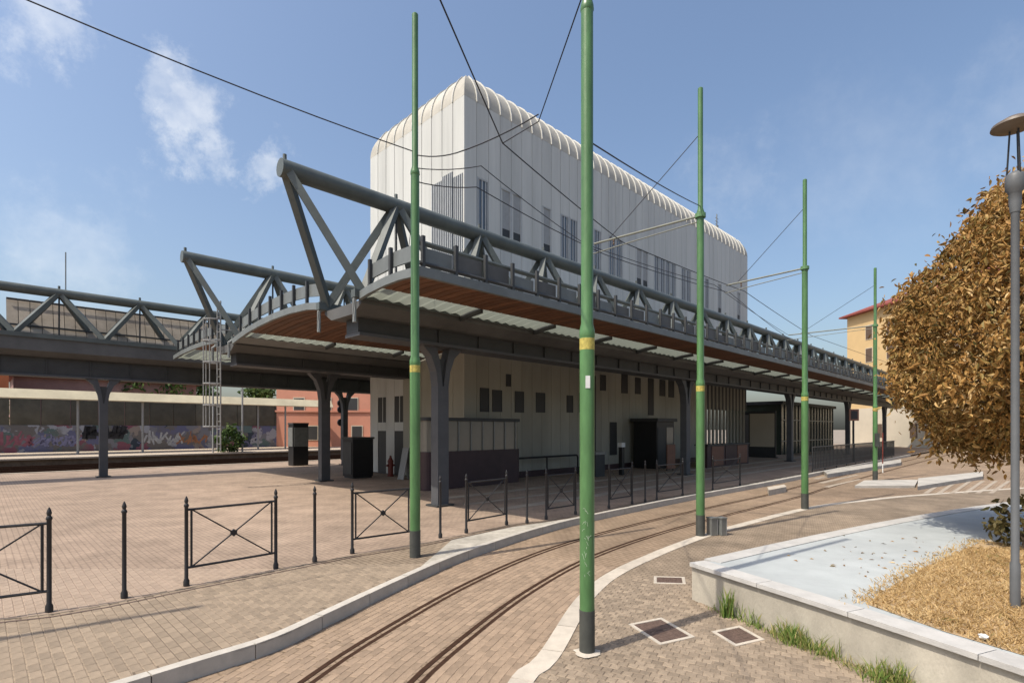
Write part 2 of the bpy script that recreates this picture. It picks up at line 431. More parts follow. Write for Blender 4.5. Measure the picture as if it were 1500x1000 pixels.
# ------------------------------------------------------------------ ground
T = -.16                                     # level of the tram track and of the near pavement; the plaza is level 0
center = catmull([(-3.6, -1.5), (-2.25, 2.6), (-1.57, 5.24), (-1.17, 6.46), (-.23, 8.64), (1.15, 10.99), (3.19, 13.46), (6.07, 16.37), (10.39, 20.54), (15.1, 25.5), (29, 39.6), (60, 70.6)], 10)
kerb = catmull([(-9.5, -1.5), (-6.3, 1.9), (-4.6, 3.9), (-3.34, 5.4), (-2.74, 6.14), (-2.38, 7.0), (-1.69, 8.74), (-.835, 10.58), (.7, 13.0), (2.25, 14.9), (6.2, 19.0), (11.0, 23.6), (15, 27.6), (29, 41.8), (60, 72.8)], 8)
strip = catmull([(-1.6, -1.5), (-.6, 2.9), (-.05, 5.4), (.30, 6.1), (1.04, 8.27), (2.025, 10.0), (4.34, 12.76), (6.8, 15.1), (9.6, 17.5), (12.0, 19.0), (17, 21.4), (30, 26), (75, 40)], 8)

def sheet(name, poly, z, m, kind='structure'):
    bm = bmesh.new()
    vs = [bm.verts.new((p[0], p[1], z)) for p in poly]
    es = [bm.edges.new((vs[i], vs[(i + 1) % len(vs)])) for i in range(len(vs))]
    bmesh.ops.triangle_fill(bm, use_beauty=True, edges=es)
    for f in bm.faces:
        if f.normal.z < 0: f.normal_flip()
    me = bpy.data.meshes.new(name); bm.to_mesh(me); bm.free(); me.materials.append(m)
    o = place(me, name)
    return tag(o, kind=kind)
g = MB().quad((-900, -300, T - .05), (900, -300, T - .05), (900, 1500, T - .05), (-900, 1500, T - .05)).build('ground', M['ground']); tag(g, kind='structure')
NEAR = 9.6                                   # pavers are real pieces nearer than this
bed = sheet('track_bed', [p for p in kerb] + [p for p in reversed(strip)], T - .004, M['track'])
plaza_poly = [p for p in kerb] + [W(100, 39.5), W(-45, 39.5)] + [Vector((-60, -10)), Vector((-12, -10))]
plaza = sheet('plaza', plaza_poly, -.009, M['plaza'])
# strip of paler pavement between fence and kerb
fence_line = catmull([(-13.5, 2.2), (-8.1, 6.25), (-6.09, 7.06), (-5.0, 8.23), (-4.07, 9.24), (-3.09, 10.35), (-2.13, 11.15), (-1.06, 12.4), (-.137, 13.46), (.91, 14.27), (2.3, 15.6), (4.6, 18.2), (8.9, 22.4), (13, 26.5), (28, 41.6)], 6)
fl = [p + Vector((.1, -.1)) for p in fence_line]
pave_poly = [p for p in kerb if p.y > -1 and p.y < 42] + [p for p in reversed(fl)] + [Vector((-13.4, -1.1))]
pavement = sheet('pavement', pave_poly, -.004, M['pavement'])
near_poly = [p for p in strip] + [Vector((75, 12)), Vector((75, -10)), Vector((-1.3, -10))]
# two thin dark strips along the fence and the paler paving beside the kerb
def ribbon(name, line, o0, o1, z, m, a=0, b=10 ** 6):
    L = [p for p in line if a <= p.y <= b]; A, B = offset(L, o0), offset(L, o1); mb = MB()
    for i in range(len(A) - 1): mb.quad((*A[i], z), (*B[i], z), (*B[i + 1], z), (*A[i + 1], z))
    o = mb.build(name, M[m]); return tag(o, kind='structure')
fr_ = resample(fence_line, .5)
ribbon('dark_edge_strip', fr_, .27, .315, .0035, 'iron_cover', 2.4, 40)
ribbon('thin_edge_strip', fr_, .145, .17, .0035, 'edge_brown', 2.4, 40)
kr_ = resample(kerb, .4)
pk_ = [p for p in kr_ if 9.0 < p.y < 34]
poly_ = [p for p in offset(pk_, -.14)] + [p for p in reversed([q for q in offset(fr_, .34) if 11.4 < q.y < 34])]
pale = sheet('pale_pavement', poly_, .004, M['palepave'])
setts = sheet('sett_pavement', near_poly, T - .006, M['setts'])

# kerb stones and flush edging stones, one by one
kerb_root = tag(MB().prism([(0, 0), (.01, 0), (.01, .01)], -.3, -.29).build('kerb', M['kerb']), kind='structure')
def stones(line, left, right, z0, z1, length, gap, name, m, parent, a0=0, amax=1e9):
    L = resample(line, length / 4)
    for i in range(0, len(L) - 4, 4):
        seg = L[i:i + 5]
        if (seg[0].y < 1.0) or seg[0].length > amax: continue
        d0 = (seg[1] - seg[0]).normalized() * gap; d1 = (seg[4] - seg[3]).normalized() * gap
        seg = [seg[0] + d0, seg[1], seg[2], seg[3], seg[4] - d1]
        A, B = offset(seg, left), offset(seg, right)
        poly = [tuple(p) for p in B] + [tuple(p) for p in reversed(A)]
        c = seg[2]; dz = random.uniform(-.003, .003)
        MB().prism([(p[0], p[1]) for p in poly], z0, z1 + dz).build(name, m, parent, (c.x, c.y, z0), loc=(c.x, c.y, z0))
stones(kerb, -.13, .0, T - .03, .012, 1.0, .006, 'kerb_stone', M['kerb'], kerb_root, amax=62)
strip_root = tag(MB().prism([(0, 0), (.01, 0), (.01, .01)], -.3, -.29).build('edging', M['strip']), kind='structure')
stones(strip, .0, .25, T - .03, T + .004, .8, .006, 'edging_stone', M['strip'], strip_root, amax=34)

# pavers
def block(w, l, h=.05, ch=.006):
    mb = MB(); b = 0
    x, y = w / 2, l / 2
    mb.v = [(-x, -y, -h), (x, -y, -h), (x, y, -h), (-x, y, -h), (-x, -y, -ch), (x, -y, -ch), (x, y, -ch), (-x, y, -ch), (-x + ch, -y + ch, 0), (x - ch, -y + ch, 0), (x - ch, y - ch, 0), (-x + ch, y - ch, 0)]
    mb.f = [(8, 9, 10, 11)] + [(i, (i + 1) % 4, 4 + (i + 1) % 4, 4 + i) for i in range(4)] + [(4 + i, 4 + (i + 1) % 4, 8 + (i + 1) % 4, 8 + i) for i in range(4)]
    return mb
def lay(places, w, l, name, m, parent, keep=300, jit=.0012):
    """places: (x, y, angle, z); the nearest ones are objects, the others one joined part"""
    places.sort(key=lambda p: math.hypot(p[0], p[1]))
    me = block(w, l).mesh(name, m)
    for x, y, an, z in places[:keep]:
        o = place(me, name, parent, (x, y, z + random.uniform(-jit, jit)), an + random.uniform(-.008, .008))
        o.rotation_euler.x = random.uniform(-.006, .006)
    rest = MB(); src = block(w, l)
    for x, y, an, z in places[keep:]:
        b = len(rest.v); c, s = math.cos(an), math.sin(an); z += random.uniform(-jit, jit)
        rest.v += [(x + vx * c - vy * s, y + vx * s + vy * c, z + vz) for vx, vy, vz in src.v]
        rest.f += [tuple(b + i for i in f) for f in src.f]
    if rest.v:
        o = rest.build(name + '_field', m, parent); tag(o, kind='stuff')
def in_view(x, y): return y > 3.9 and abs(x) < y * .99 + .3
C = resample(center, .206)
track_area = [p for p in offset(kerb, .02)] + [p for p in reversed(offset(strip, -.01))]
pl = []
for k, p in enumerate(C):
    if p.y < 3.9 or p.y > NEAR + 1: continue
    t = (C[min(k + 1, len(C) - 1)] - C[max(k - 1, 0)]).normalized(); n = Vector((t.y, -t.x))
    for j in range(-24, 24):
        o = (j + .5) * .103
        if abs(abs(o) - .535) < .105: continue
        q = p + n * o + t * (.103 if j % 2 else 0)
        if inside(q, track_area) and in_view(q.x, q.y) and min((q - s).length for s in kerb) > .05: pl.append((q.x, q.y, math.atan2(t.y, t.x), T))
lay(pl, .199, .098, 'paver', M['track_paver'], bed)
pv = []
pav_in = [p for p in offset(kerb, -.15)] + [p for p in reversed(fl)]
for i in range(-70, 70):
    for j in range(-10, 130):
        a, b = i * .103, j * .206 + (.103 if i % 2 else 0)
        q = W(a, b)
        if q.y > NEAR or not in_view(q.x, q.y): continue
        if inside((q.x, q.y), pav_in): pv.append((q.x, q.y, R(135), 0.0))
lay(pv, .199, .098, 'paver', M['paver'], pavement)

pz = []
fln = [(p.x, p.y) for p in fl] + [(-13.4, 30), (-30, 30), (-30, 2.2)]
fin = [(p.x, p.y) for p in offset(fl, -.06)]
plz = [(-30, 2.2)] + fin + [(28, 80), (-30, 80)]
for i in range(-70, 60):
    for j in range(-10, 110):
        a, b = i * .103, j * .206 + (.103 if i % 2 else 0)
        q = W(a, b)
        if q.y > 9.2 or not in_view(q.x, q.y): continue
        if inside((q.x, q.y), plz): pz.append((q.x, q.y, R(135), -.005))
lay(pz, .199, .099, 'paver', M['plaza_paver'], plaza)
st = []
cs, sn = math.cos(R(-28)), math.sin(R(-28))
set_in = [p for p in offset(strip, .27)] + [Vector((75, 12)), Vector((75, -10)), Vector((-1.3, -10))]
pod_chk = [(2.70, 8.06), (8.63, 11.95), (22, 18.6), (22, 1.4), (5.5, 1.4), (4.30, 4.42), (3.66, 5.95)]
for i in range(-60, 160):
    for j in range(-20, 160):
        x0, y0 = i * .108 + (.054 if j % 2 else 0) + random.uniform(-.006, .006), j * .104 + random.uniform(-.005, .005) + .02 * math.sin(i * .35)
        x, y = x0 * cs - y0 * sn, x0 * sn + y0 * cs
        if y > NEAR - .4 or not in_view(x, y): continue
        if inside((x, y), set_in) and not inside((x, y), pod_chk): st.append((x, y, R(-28), T))
lay(st, .102, .098, 'sett', M['sett'], setts, jit=.003)

# ------------------------------------------------------------------ tram rails (grooved, flush with the paving)
def rail(off, label):
    L = resample(center, .45); L = [p for p in L if p.y > 1.0 and p.length < 88]
    L = offset(L, off)
    prof = [(-.095, -.09), (-.095, -.003), (-.03, -.001), (-.03, -.04), (.022, -.04), (.022, -.004), (.08, -.006), (.08, -.09)]
    mb = MB()
    for i, p in enumerate(L):
        t = (L[min(i + 1, len(L) - 1)] - L[max(i - 1, 0)]).normalized(); n = Vector((t.y, -t.x))
        for o, z in prof: mb.v.append((p.x + n.x * o, p.y + n.y * o, T + .003 + z))
    k = len(prof)
    for i in range(len(L) - 1):
        for j in range(k - 1): mb.f.append((i * k + j, i * k + j + 1, (i + 1) * k + j + 1, (i + 1) * k + j))
    o = mb.build('tram_rail', M['rail']); tag(o, label, 'rail', 'tram rails in the paved track')
rail(-.535, 'rusty tram rail sunk in tan paving, the one nearer the kerb and the fence')
rail(.535, 'rusty tram rail sunk in tan paving, the one nearer the cobbled pavement')

# ------------------------------------------------------------------ planter podium on the right
top = [(2.68, 8.05), (5.17, 9.74), (8.63, 11.95), (13.7, 14.75), (22, 18.6)]
nearw = [(2.68, 8.05), (3.66, 5.95), (4.30, 4.42), (5.5, 1.4)]
far_l, near_l = catmull(top, 4), catmull(nearw, 4)
pod_poly = [Vector(p) for p in far_l] + [Vector((22, 1.4))] + [p for p in reversed(near_l)][:-1]
planter = thing('planter_wall', 'low weathered concrete planter wall with pale coping, wrapping the raised paving and dry grass', 'low wall', (2.68, 8.05, T))
po = Vector((2.68, 8.05, T))
def wall_face(line, side, name):
    A, B = offset(line, side * .03), offset(line, side * .30)
    mb = MB(); mb.prism([(p.x, p.y) for p in A] + [(p.x, p.y) for p in reversed(B)], T - .03, .335)
    return mb.build(name, M['wallc'], planter, po)
wall_face([p for p in near_l][0:], -1, 'wall_face')
wall_face([p for p in far_l][1:], 1, 'wall_face')
def coping(line, sgn, skip=0):
    L = resample(line, .3)
    for i in range(skip, len(L) - 4, 4):
        seg = L[i:i + 5]; d = (seg[1] - seg[0]).normalized() * .004; seg[0] = seg[0] + d; seg[4] = seg[4] - d
        A, B = offset(seg, -sgn * .02), offset(seg, sgn * .27)
        c = seg[2]; mb = MB().prism([(p.x, p.y) for p in A] + [(p.x, p.y) for p in reversed(B)], 0.345, .400 + random.uniform(-.002, .002))
        mb.build('coping_stone', M['cap'], planter, (c.x, c.y, .345), loc=Vector((c.x, c.y, .345)) - po)
coping(near_l, -1); coping([Vector((2.68, 8.05)) + (Vector((5.17, 9.74)) - Vector((2.68, 8.05))).normalized() * .36] + [p for p in far_l][1:], 1)
inner = [p for p in offset(far_l, .2)][1:] + [Vector((22, 1.4))] + [p for p in reversed(offset(near_l, -.2))]
paved = sheet('raised_paving', inner, .388, M['bluepave'])
# dry grass bed
gb = [gp(1268, 884, .39), gp(1345, 836, .39), gp(1440, 792, .39), Vector((8.9, 8.7, .39)), Vector((12, 9.5, .39)), Vector((20, 9.5, .39)), Vector((20, 2, .39)), Vector((5.7, 2.0, .39)), Vector((4.75, 4.3, .39)), Vector((4.3, 5.3, .39))]
bedpoly = [(p.x, p.y) for p in gb]
soil = sheet('planting_bed', [Vector(p) for p in bedpoly], .394, mat('dry_soil', (.46, .33, .19), .95, .3, 5, .4, 30))
def leafmesh_(mb, name, m):
    me = bpy.data.meshes.new(name); me.from_pydata(mb.v, [], mb.f); me.materials.append(m); return me
def blades(pts, hmin, hmax, w, m, name, lean=.5, kind='stuff', label=None, cat=None):
    mb = MB()
    for x, y, z in pts:
        h = random.uniform(hmin, hmax); an = random.uniform(0, 6.28); la = random.uniform(0, 6.28); le = random.uniform(.1, lean) * h
        dx, dy = math.cos(an) * w / 2, math.sin(an) * w / 2
        mx_, my_ = math.cos(la) * le * .4, math.sin(la) * le * .4
        mb.quad((x - dx, y - dy, z), (x + dx, y + dy, z), (x + mx_ + dx * .8, y + my_ + dy * .8, z + h * .6), (x + math.cos(la) * le, y + math.sin(la) * le, z + h * .95), (x + mx_ - dx * .8, y + my_ - dy * .8, z + h * .6))
    me = bpy.data.meshes.new(name); me.from_pydata(mb.v, [], mb.f); me.materials.append(m)
    o = place(me, name); return tag(o, label, cat, None, kind)
pts = []
while len(pts) < 15000:
    y = 3.2 + 5.8 * random.random() ** 1.3; x = random.uniform(3.9, 12)
    if x < y * 1.05 and inside((x, y), bedpoly): pts.append((x, y, .39))
blades(pts, .02, .075, .011, M['drygrass'], 'dry_grass', 2.2)
pts = []
for k in range(1400):
    i = random.randrange(0, 3); p = gb[i].lerp(gb[i + 1], random.random())
    pts.append((p.x - abs(random.gauss(0, .13)), p.y + random.gauss(0, .08), .39))
blades(pts, .02, .06, .011, M['drygrass'], 'dry_grass_edge', 2.2)
lf = MB()
for k in range(150):
    q = gb[1].lerp(gb[3], random.random()) + Vector((random.gauss(-.5, .8), random.gauss(.2, .7), 0))
    if not inside((q.x, q.y), [(p.x, p.y) for p in inner]): continue
    an = random.uniform(0, 6.28); l = random.uniform(.02, .05); d = Vector((math.cos(an), math.sin(an), 0)) * l; w = Vector((-d.y, d.x, 0)) * .35; q.z = .395
    lf.quad(q - d, q + w + Vector((0, 0, .012)), q + d, q - w + Vector((0, 0, .004)))
tag(place(leafmesh_(lf, 'fallen_leaves', M['dryleaf']), 'fallen_leaves'), kind='stuff')
pts = []
for k in range(5200):
    u_ = random.random(); i = u_ * (len(near_l) - 1); p = near_l[int(i)].lerp(near_l[min(int(i) + 1, len(near_l) - 1)], i % 1)
    q = p + Vector((-.92, -.38)) * (.01 + abs(random.gauss(0, .05 + .03 * max(0, 7.5 - p.y))))
    dens = min(1, max(0, (7.75 - p.y) / 1.2)) * (.35 + .65 * (math.sin(p.y * 5.1) * .5 + .5))
    if q.y > 3.6 and random.random() < dens: pts.append((q.x, q.y, T))
blades(pts[::2], .04, .14, .009, M['weed'], 'weeds', 1.2)
blades([p for p in pts[1::2] if math.sin(p[1] * 7.3) + math.sin(p[1] * 3.1 + 1) > -.3], .10, .30, .010, M['weed'], 'tall_weeds', .8)
pts = [(2.93 + random.gauss(0, .05), 7.30 + random.gauss(0, .03), T) for k in range(60)]
blades(pts, .15, .46, .014, M['weed'], 'weed_tuft', .3)

# ------------------------------------------------------------------ manhole covers
def cover(c, e1, e2, label, nb=1):
    """c, e1, e2: pixels of one corner and its two neighbours"""
    p, q, r = gp(*c, T), gp(*e1, T), gp(*e2, T)
    o = thing('manhole_cover', label, 'manhole cover', (p.x, p.y, T), 0, 'manhole covers in the cobbles')
    u, v = q - p, r - p
    fr = MB(); b = .05
    lu, lv = u.length, v.length
    def P(s, t, z): return (u * s + v * t) + Vector((0, 0, z))
    s0, t0 = b / lu, b / lv
    def slab(sa, sb, ta, tb, z1, mb): 
        k = len(mb.v); mb.v += [tuple(P(s, t, z)) for z in (-.02, z1) for s, t in ((sa, ta), (sb, ta), (sb, tb), (sa, tb))]
        mb.f += [tuple(k + i for i in f) for f in ((3, 2, 1, 0), (4, 5, 6, 7), (0, 1, 5, 4), (1, 2, 6, 5), (2, 3, 7, 6), (3, 0, 4, 7))]
    slab(-s0, 1 + s0, -t0, 0, .007, fr); slab(-s0, 1 + s0, 1, 1 + t0, .007, fr); slab(-s0, 0, 0, 1, .007, fr); slab(1, 1 + s0, 0, 1, .007, fr)
    fr.build('frame', M['strip'], o)
    for k in range(nb):
        ld = MB(); a0, a1 = k / nb + .01, (k + 1) / nb - .01
        slab(a0, a1, .01, .99, .003, ld)
        n = 6
        for i in range(n):
            for j in range(n if nb == 1 else 3):
                nn = n if nb == 1 else 3
                sa = a0 + (a1 - a0) * (j + .2) / nn; sb = a0 + (a1 - a0) * (j + .8) / nn
                slab(sa, sb, (i + .2) / n, (i + .8) / n, .0055, ld)
        ld.build('lid', M['iron_cover'], o)
cover((928, 915), (968, 941), (968, 907), 'large rusty twin manhole cover framed in pale stone, crossed by the pole shadow', 2)
cover((1050, 926), (1078, 943), (1083, 919), 'small rusty manhole cover framed in pale stone beside the weeds')
cover((962, 853), (1000, 854), (962, 845), 'narrow rusty manhole cover lying in front of the planter corner')

# ------------------------------------------------------------------ green tram poles with arms
def pole(base, h, joint1, joint2, r0, label, collar=False):
    t = thing('tram_pole', label, 'pole', base, 0, 'green tram poles along the track')
    r1, r2 = r0 * .82, r0 * .6
    MB().lathe([(r0, .5), (r0, joint1 - .02)], 18).build('lower_tube', M['green'], t, smooth=True)
    MB().lathe([(r0 * 1.05, 0), (r0 * 1.05, .5)], 18).build('base_sleeve', M['base'], t, smooth=True)
    MB().lathe([(r0, joint1 - .02), (r0 * 1.06, joint1), (r0 * 1.03, joint1 + .06), (r1, joint1 + .14), (r1, joint2)], 18).build('middle_tube', M['green'], t, smooth=True)
    MB().lathe([(r1, joint2), (r1 * 1.12, joint2 + .02), (r1 * 1.06, joint2 + .07), (r2, joint2 + .16), (r2, h - .02), (r2 * .7, h)], 18).build('upper_tube', M['green'], t, smooth=True)
    MB().lathe([(r0 * 1.015, joint1 - .16), (r0 * 1.015, joint1 - .03)], 18).build('yellow_band', M['yellow'], t, smooth=True)
    if collar:
        mb = MB(); n = 16
        mb.v = [(math.cos(k * .393) * (.15 + .025 * math.sin(k * 2.1)), math.sin(k * .393) * (.15 + .025 * math.cos(k * 1.7)), .012) for k in range(n)] + [(math.cos(k * .393) * .085, math.sin(k * .393) * .085, .03) for k in range(n)]
        mb.f = [(k, (k + 1) % n, n + (k + 1) % n, n + k) for k in range(n)]
        mb.build('concrete_collar', M['strip'], t)
    return t
P1 = gp(860, 956, T); P2 = gp(608, 815, 0); P3 = gp(1026, 784, T); P4 = gp(1179, 745, T); P5 = gp(1282, 704, T)
t1 = pole(P1, 10.5, 3.62, 7.32, .085, 'nearest green tram pole on the cobbles with a white concrete ring at its foot', True)
pole(P2, 10.2, 3.62, 7.16, .098, 'green tram pole standing inside the kerb close to the barrier and the canopy end')
pole(P3, 10.75, 3.62, 7.7, .10, 'green tram pole beside a pair of small grey metal posts')
pole(P4, 10.55, 3.62, 7.6, .105, 'green tram pole behind the far edge of the raised paving')
t5 = pole(P5, 10.5, 3.62, 7.6, .105, 'thin distant green tram pole in front of the ochre house')
MB().box(-.1, .1, -.19, -.1, 1.7, 2.35).build('control_box', M['base'], t5)
MB().box(-.02, -.003, -.10, -.087, 0, .16).mesh
pole(Vector((-9.7, 3.45, 0)), 10.3, 3.62, 7.16, .098, 'green tram pole standing left of the nearest barrier, casting the thin shadow')
# sticker and scratched letters on the nearest pole
MB().box(-.030, .022, -.0885, -.0865, 3.02, 3.16).build('sticker', M['whitepaint'], t1)
sc = MB()
for k in range(7):
    z0 = 1.62 - k * .115
    for q in range(3):
        an = R(-104) + random.uniform(-.3, .3); a2 = an + random.uniform(-.5, .5); z1 = z0 + random.uniform(-.05, .05); z2 = z1 + random.uniform(-.07, .07)
        mid_ = (an + a2) / 2; rr = .0853
        sc.tube([(rr * math.cos(t_), rr * math.sin(t_), z_) for t_, z_ in ((an, z1), (mid_, (z1 + z2) / 2 + .01), (a2, z2))], .0022, 5)
tag(sc.build('scratched_writing', M['scratch'], t1), kind='stuff')

# wires and arms
def wire(pts, r, label, sag=0.0, m='cable', name='overhead_wire', group='overhead tram wires'):
    L = []
    for i in range(len(pts) - 1):
        p, q = Vector(pts[i]), Vector(pts[i + 1]); n = 6 if sag else 1
        for k in range(n): 
            s = k / n; v = p.lerp(q, s); v.z -= sag * 4 * s * (1 - s); L.append(v)
    L.append(Vector(pts[-1]))
    o = L[0].copy()
    return tag(MB().tube(L, r, 6).build(name, M[m], None, o, loc=o), label, 'wire', group)
def up(p, z): return Vector((p.x, p.y, z))
J1 = Vector((.44, 8.9, 7.5)); J2 = Vector((-.20, 9.25, 7.35))
def arm(P, zp, tip, guyz, label):
    o = thing('bracket_arm', label, 'bracket arm', up(P, zp), 0, 'bracket arms holding the tram wire')
    d = Vector(tip) - up(P, zp)
    MB().tube([(0, 0, 0), d], .028, 8).build('tube', M['armtube'], o, smooth=True)
    MB().tube([(0, 0, -.13), d * .62 + Vector((0, 0, -.2)), d * 1.02 + Vector((0, 0, -.26))], .014, 6).build('steady_rod', M['armtube'], o)
    MB().tube([(0, 0, guyz - zp), d * .86], .010, 5).build('stay_wire', M['cable'], o)
    MB().lathe([(.125, -.05), (.125, .05)], 12).build('clamp', M['greenold'], o)
    MB().lathe([(.012, -.02), (.03, -.06), (.012, -.09), (.03, -.13), (.012, -.16)], 8, tuple(d * .8)).build('insulator', M['shutter'], o)
A3 = Vector((2.2, 14.35, 7.35)); A4 = Vector((7.4, 18.5, 7.35)); A5 = Vector((14.6, 28.3, 7.35))
arm(P3, 7.52, A3, 9.5, 'grey bracket arm with stay reaching left from the pole beside the metal posts')
arm(P4, 7.55, A4, 9.5, 'grey bracket arm with stay reaching left from the pole behind the raised paving')
arm(P5, 7.5, A5, 9.5, 'grey bracket arm with stay reaching left from the distant pole by the ochre house')
C0 = Vector((-2.6, -2.0, 7.45)); c1 = Vector((-.16, 9.2, 7.3)); c3 = Vector((2.85, 13.9, 7.25)); c4 = Vector((8.2, 18.9, 7.25)); c5 = Vector((15.6, 27.9, 7.25)); c6 = Vector((50, 60.5, 7.25))
wire([C0, c1, c3, c4, c5, c6], .011, 'contact wire over the tram track running diagonally down from the top picture edge', .03)
wire([P1 + Vector((0, 0, 7.66)), J1, c1], .009, 'thin pull-off wire dropping from the nearest pole to the contact wire')
wire([up(P2, 7.55), Vector((-1.0, 9.75, 7.42)), J1 + Vector((0, 0, .12))], .011, 'span wire from the kerb pole towards the nearest pole', .05)
wire([up(P2, 7.6), Vector((-6.2, 6.9, 7.9)), Vector((-9.7, 3.45, 8.1))], .010, 'thick span wire rising from the kerb pole to the upper left', .06)
wire([up(P2, 7.05), Vector((-.7, 10.6, 7.18)), A3 + Vector((.3, .1, -.25)), A4 + Vector((.2, .2, -.2)), A5 + Vector((.2, .2, -.2))], .010, 'lower feeder wire from the kerb pole to the farther bracket arms', .05)
wire([up(P2, 7.3), Vector((-.6, 10.4, 7.5)), A3 + Vector((-.2, .3, .1)), A4 + Vector((-.3, .3, .1)), A5], .009, 'upper feeder wire from the kerb pole to the farther bracket arms', .05)
wire([up(P1, 5.7), up(P3, 7.75)], .009, 'single cable strung between the nearest pole and the pole by the metal posts', .04)
wire([up(P2, 7.0), W(13.5, 20.5, 7.9)], .008, 'thin cable from the kerb pole back towards the white building', .25)

# ------------------------------------------------------------------ bollards and X barriers
def post_mesh():
    return MB().lathe([(.044, 0), (.044, .07), (.028, .11), (.027, 1.20), (.036, 1.215), (.036, 1.235), (.020, 1.26), (.030, 1.295), (.022, 1.33), (.006, 1.37)], 10).mesh('post', M['iron'], smooth=True)
PM = post_mesh()
def bollard(px, py, label):
    p = gp(px, py, 0)
    tag(place(PM, 'bollard', None, p), label, 'bollard', 'slim iron bollards between the barriers')
def barrier(p, q, label):
    p, q = Vector(p), Vector(q); d = q - p; L = d.length
    o = thing('barrier', label, 'barrier', p, math.atan2(d.y, d.x), 'iron X barriers along the plaza edge')
    place(PM, 'post', o, (0, 0, 0)); place(PM, 'post', o, (L, 0, 0))
    x0, x1, z0, z1 = .07, L - .07, .27, 1.16
    for z, nm in ((z1, 'top_rail'), (z0, 'bottom_rail')):
        MB().tube([(x0 - .05, 0, z), (x1 + .05, 0, z)], .019, 8).build(nm, M['iron'], o)
    for x in (x0, x1): MB().tube([(x, 0, z0), (x, 0, z1)], .017, 8).build('stile', M['iron'], o)
    MB().tube([(x0, .003, z0), (x1, .003, z1)], .012, 6).build('diagonal', M['iron'], o)
    MB().tube([(x0, -.003, z1), (x1, -.003, z0)], .012, 6).build('diagonal', M['iron'], o)
    mb = MB(); cx, cz = L / 2, (z0 + z1) / 2; n = 12
    for sy, b in ((-.02, 0), (.02, n)): mb.v += [(cx + (.06 if k % 2 else .045) * math.cos(k * math.pi / 6), sy, cz + (.06 if k % 2 else .045) * math.sin(k * math.pi / 6)) for k in range(n)]
    mb.f = [tuple(range(n)), tuple(range(n, 2 * n))] + [(k, (k + 1) % n, n + (k + 1) % n, n + k) for k in range(n)]
    mb.build('rosette', M['iron'], o)
g0 = gp(72, 895)
barrier(g0 - Vector((1.13, .76, 0)), g0, 'black X barrier cut by the left edge of the picture, nearest one')
barrier(gp(273, 857), gp(404, 832), 'black X barrier in full view on the sunny plaza left of the kerb pole')
barrier(gp(516, 810), gp(603, 796.5), 'black X barrier partly hidden behind the kerb pole')
barrier(gp(683, 780), gp(742, 768), 'dark X barrier just right of the kerb pole at the canopy shade edge')
barrier(gp(800, 760), gp(843, 753), 'dark X barrier in the canopy shade immediately left of the nearest pole')
barrier(gp(892, 744), gp(926, 738), 'dark X barrier in the canopy shade immediately right of the nearest pole')
barrier(gp(962, 732), gp(1000, 726), 'dark shaded X barrier left of the pole by the metal posts')
barrier(gp(1044, 718), gp(1084, 711), 'dark shaded X barrier right of the pole by the metal posts')
bollard(182, 875, 'slim iron bollard between the two leftmost barriers on the sunny plaza')
bollard(461, 822, 'slim iron bollard between the full barrier and the one behind the kerb pole')
bollard(645, 787, 'slim iron bollard just right of the kerb pole, in front of the canopy column')
bollard(772, 766, 'slim iron bollard in shade, left of the barrier next to the nearest pole')
bollard(945, 735, 'slim iron bollard in shade between the barriers right of the nearest pole')

# small metal posts by the third pole
for px, lab, w in ((1040, 'grey metal box post touching the foot of the green pole', .17), (1054, 'grey metal box post, the outer one of two beside the green pole', .14)):
    p = gp(px + 3, 783, T); t = thing('box_post', lab, 'post', p, R(20), 'small grey box posts')
    MB().box(-w / 2, w / 2, -.09, .09, 0, .40).build('body', M['greymetal'], t)
    MB().box(-w / 2 - .015, w / 2 + .015, -.105, .105, .40, .43).build('cap', M['greymetal'], t)
    MB().box(w / 2 + .002, w / 2 + .02, -.08, .08, 0, .38).build('white_edge', M['whitepaint'], t)

# ------------------------------------------------------------------ station canopy: trusses, roofs, columns (local x = along the canopy, y = away)
RZ = R(45)
PITCH = 3.24
def truss(bc, a0, a1, z_ch, z_bot, label, n_over=True, half=1.0):
    t = thing('roof_truss', label, 'truss', W(a0, bc, z_bot), RZ, 'triangular roof trusses of the canopy')
    org = (a0, bc, z_bot)
    n = int((a1 - a0) / PITCH)
    a_end = a0 + n * PITCH
    MB().tube([(a0 - .12, bc, z_ch), (a_end + .1, bc, z_ch)], .225, 16).build('top_chord', M['steel'], t, org, smooth=True)
    for s in (-half, half): MB().bar((a0 + PITCH / 2 - .3, bc + s, z_bot), (a_end, bc + s, z_bot), .2, .2).build('bottom_chord', M['steel'], t, org)
    for i in range(n + 1):
        a = a0 + i * PITCH
        MB().tube([(a, bc, z_ch + .1), (a, bc, z_ch + .36)], .05, 6).build('apex_pin', M['steel'], t, org)
        for s in (-half, half):
            for d in ((1,) if i == 0 else (-1, 1)):
                if i == n and d == 1: continue
                MB().bar((a + d * .06, bc + s * .08, z_ch - .05), (a + d * PITCH / 2, bc + s, z_bot + .05), .19, .19, .19, .19).build('diagonal', M['steel'], t, org)
        if 0 < i < n:
            MB().tube([(a, bc, z_ch - .1), (a, bc, z_bot)], .035, 6).build('hanger', M['steeld'], t, org)
    return t
B1, B2, B3 = 13.5, 23.1, 33.6
truss(B1, 5.46, 83, 8.90, 5.85, 'nearest long canopy truss with its end frame jutting out in front of the white building')
truss(B2, 5.6, 16.0, 8.90, 5.85, 'middle short canopy truss whose end frame juts out behind the caged ladder')
t3 = truss(B3, -6.9, 45, 8.90, 6.65, 'farthest canopy truss backed by a corrugated sheet wall at the left')
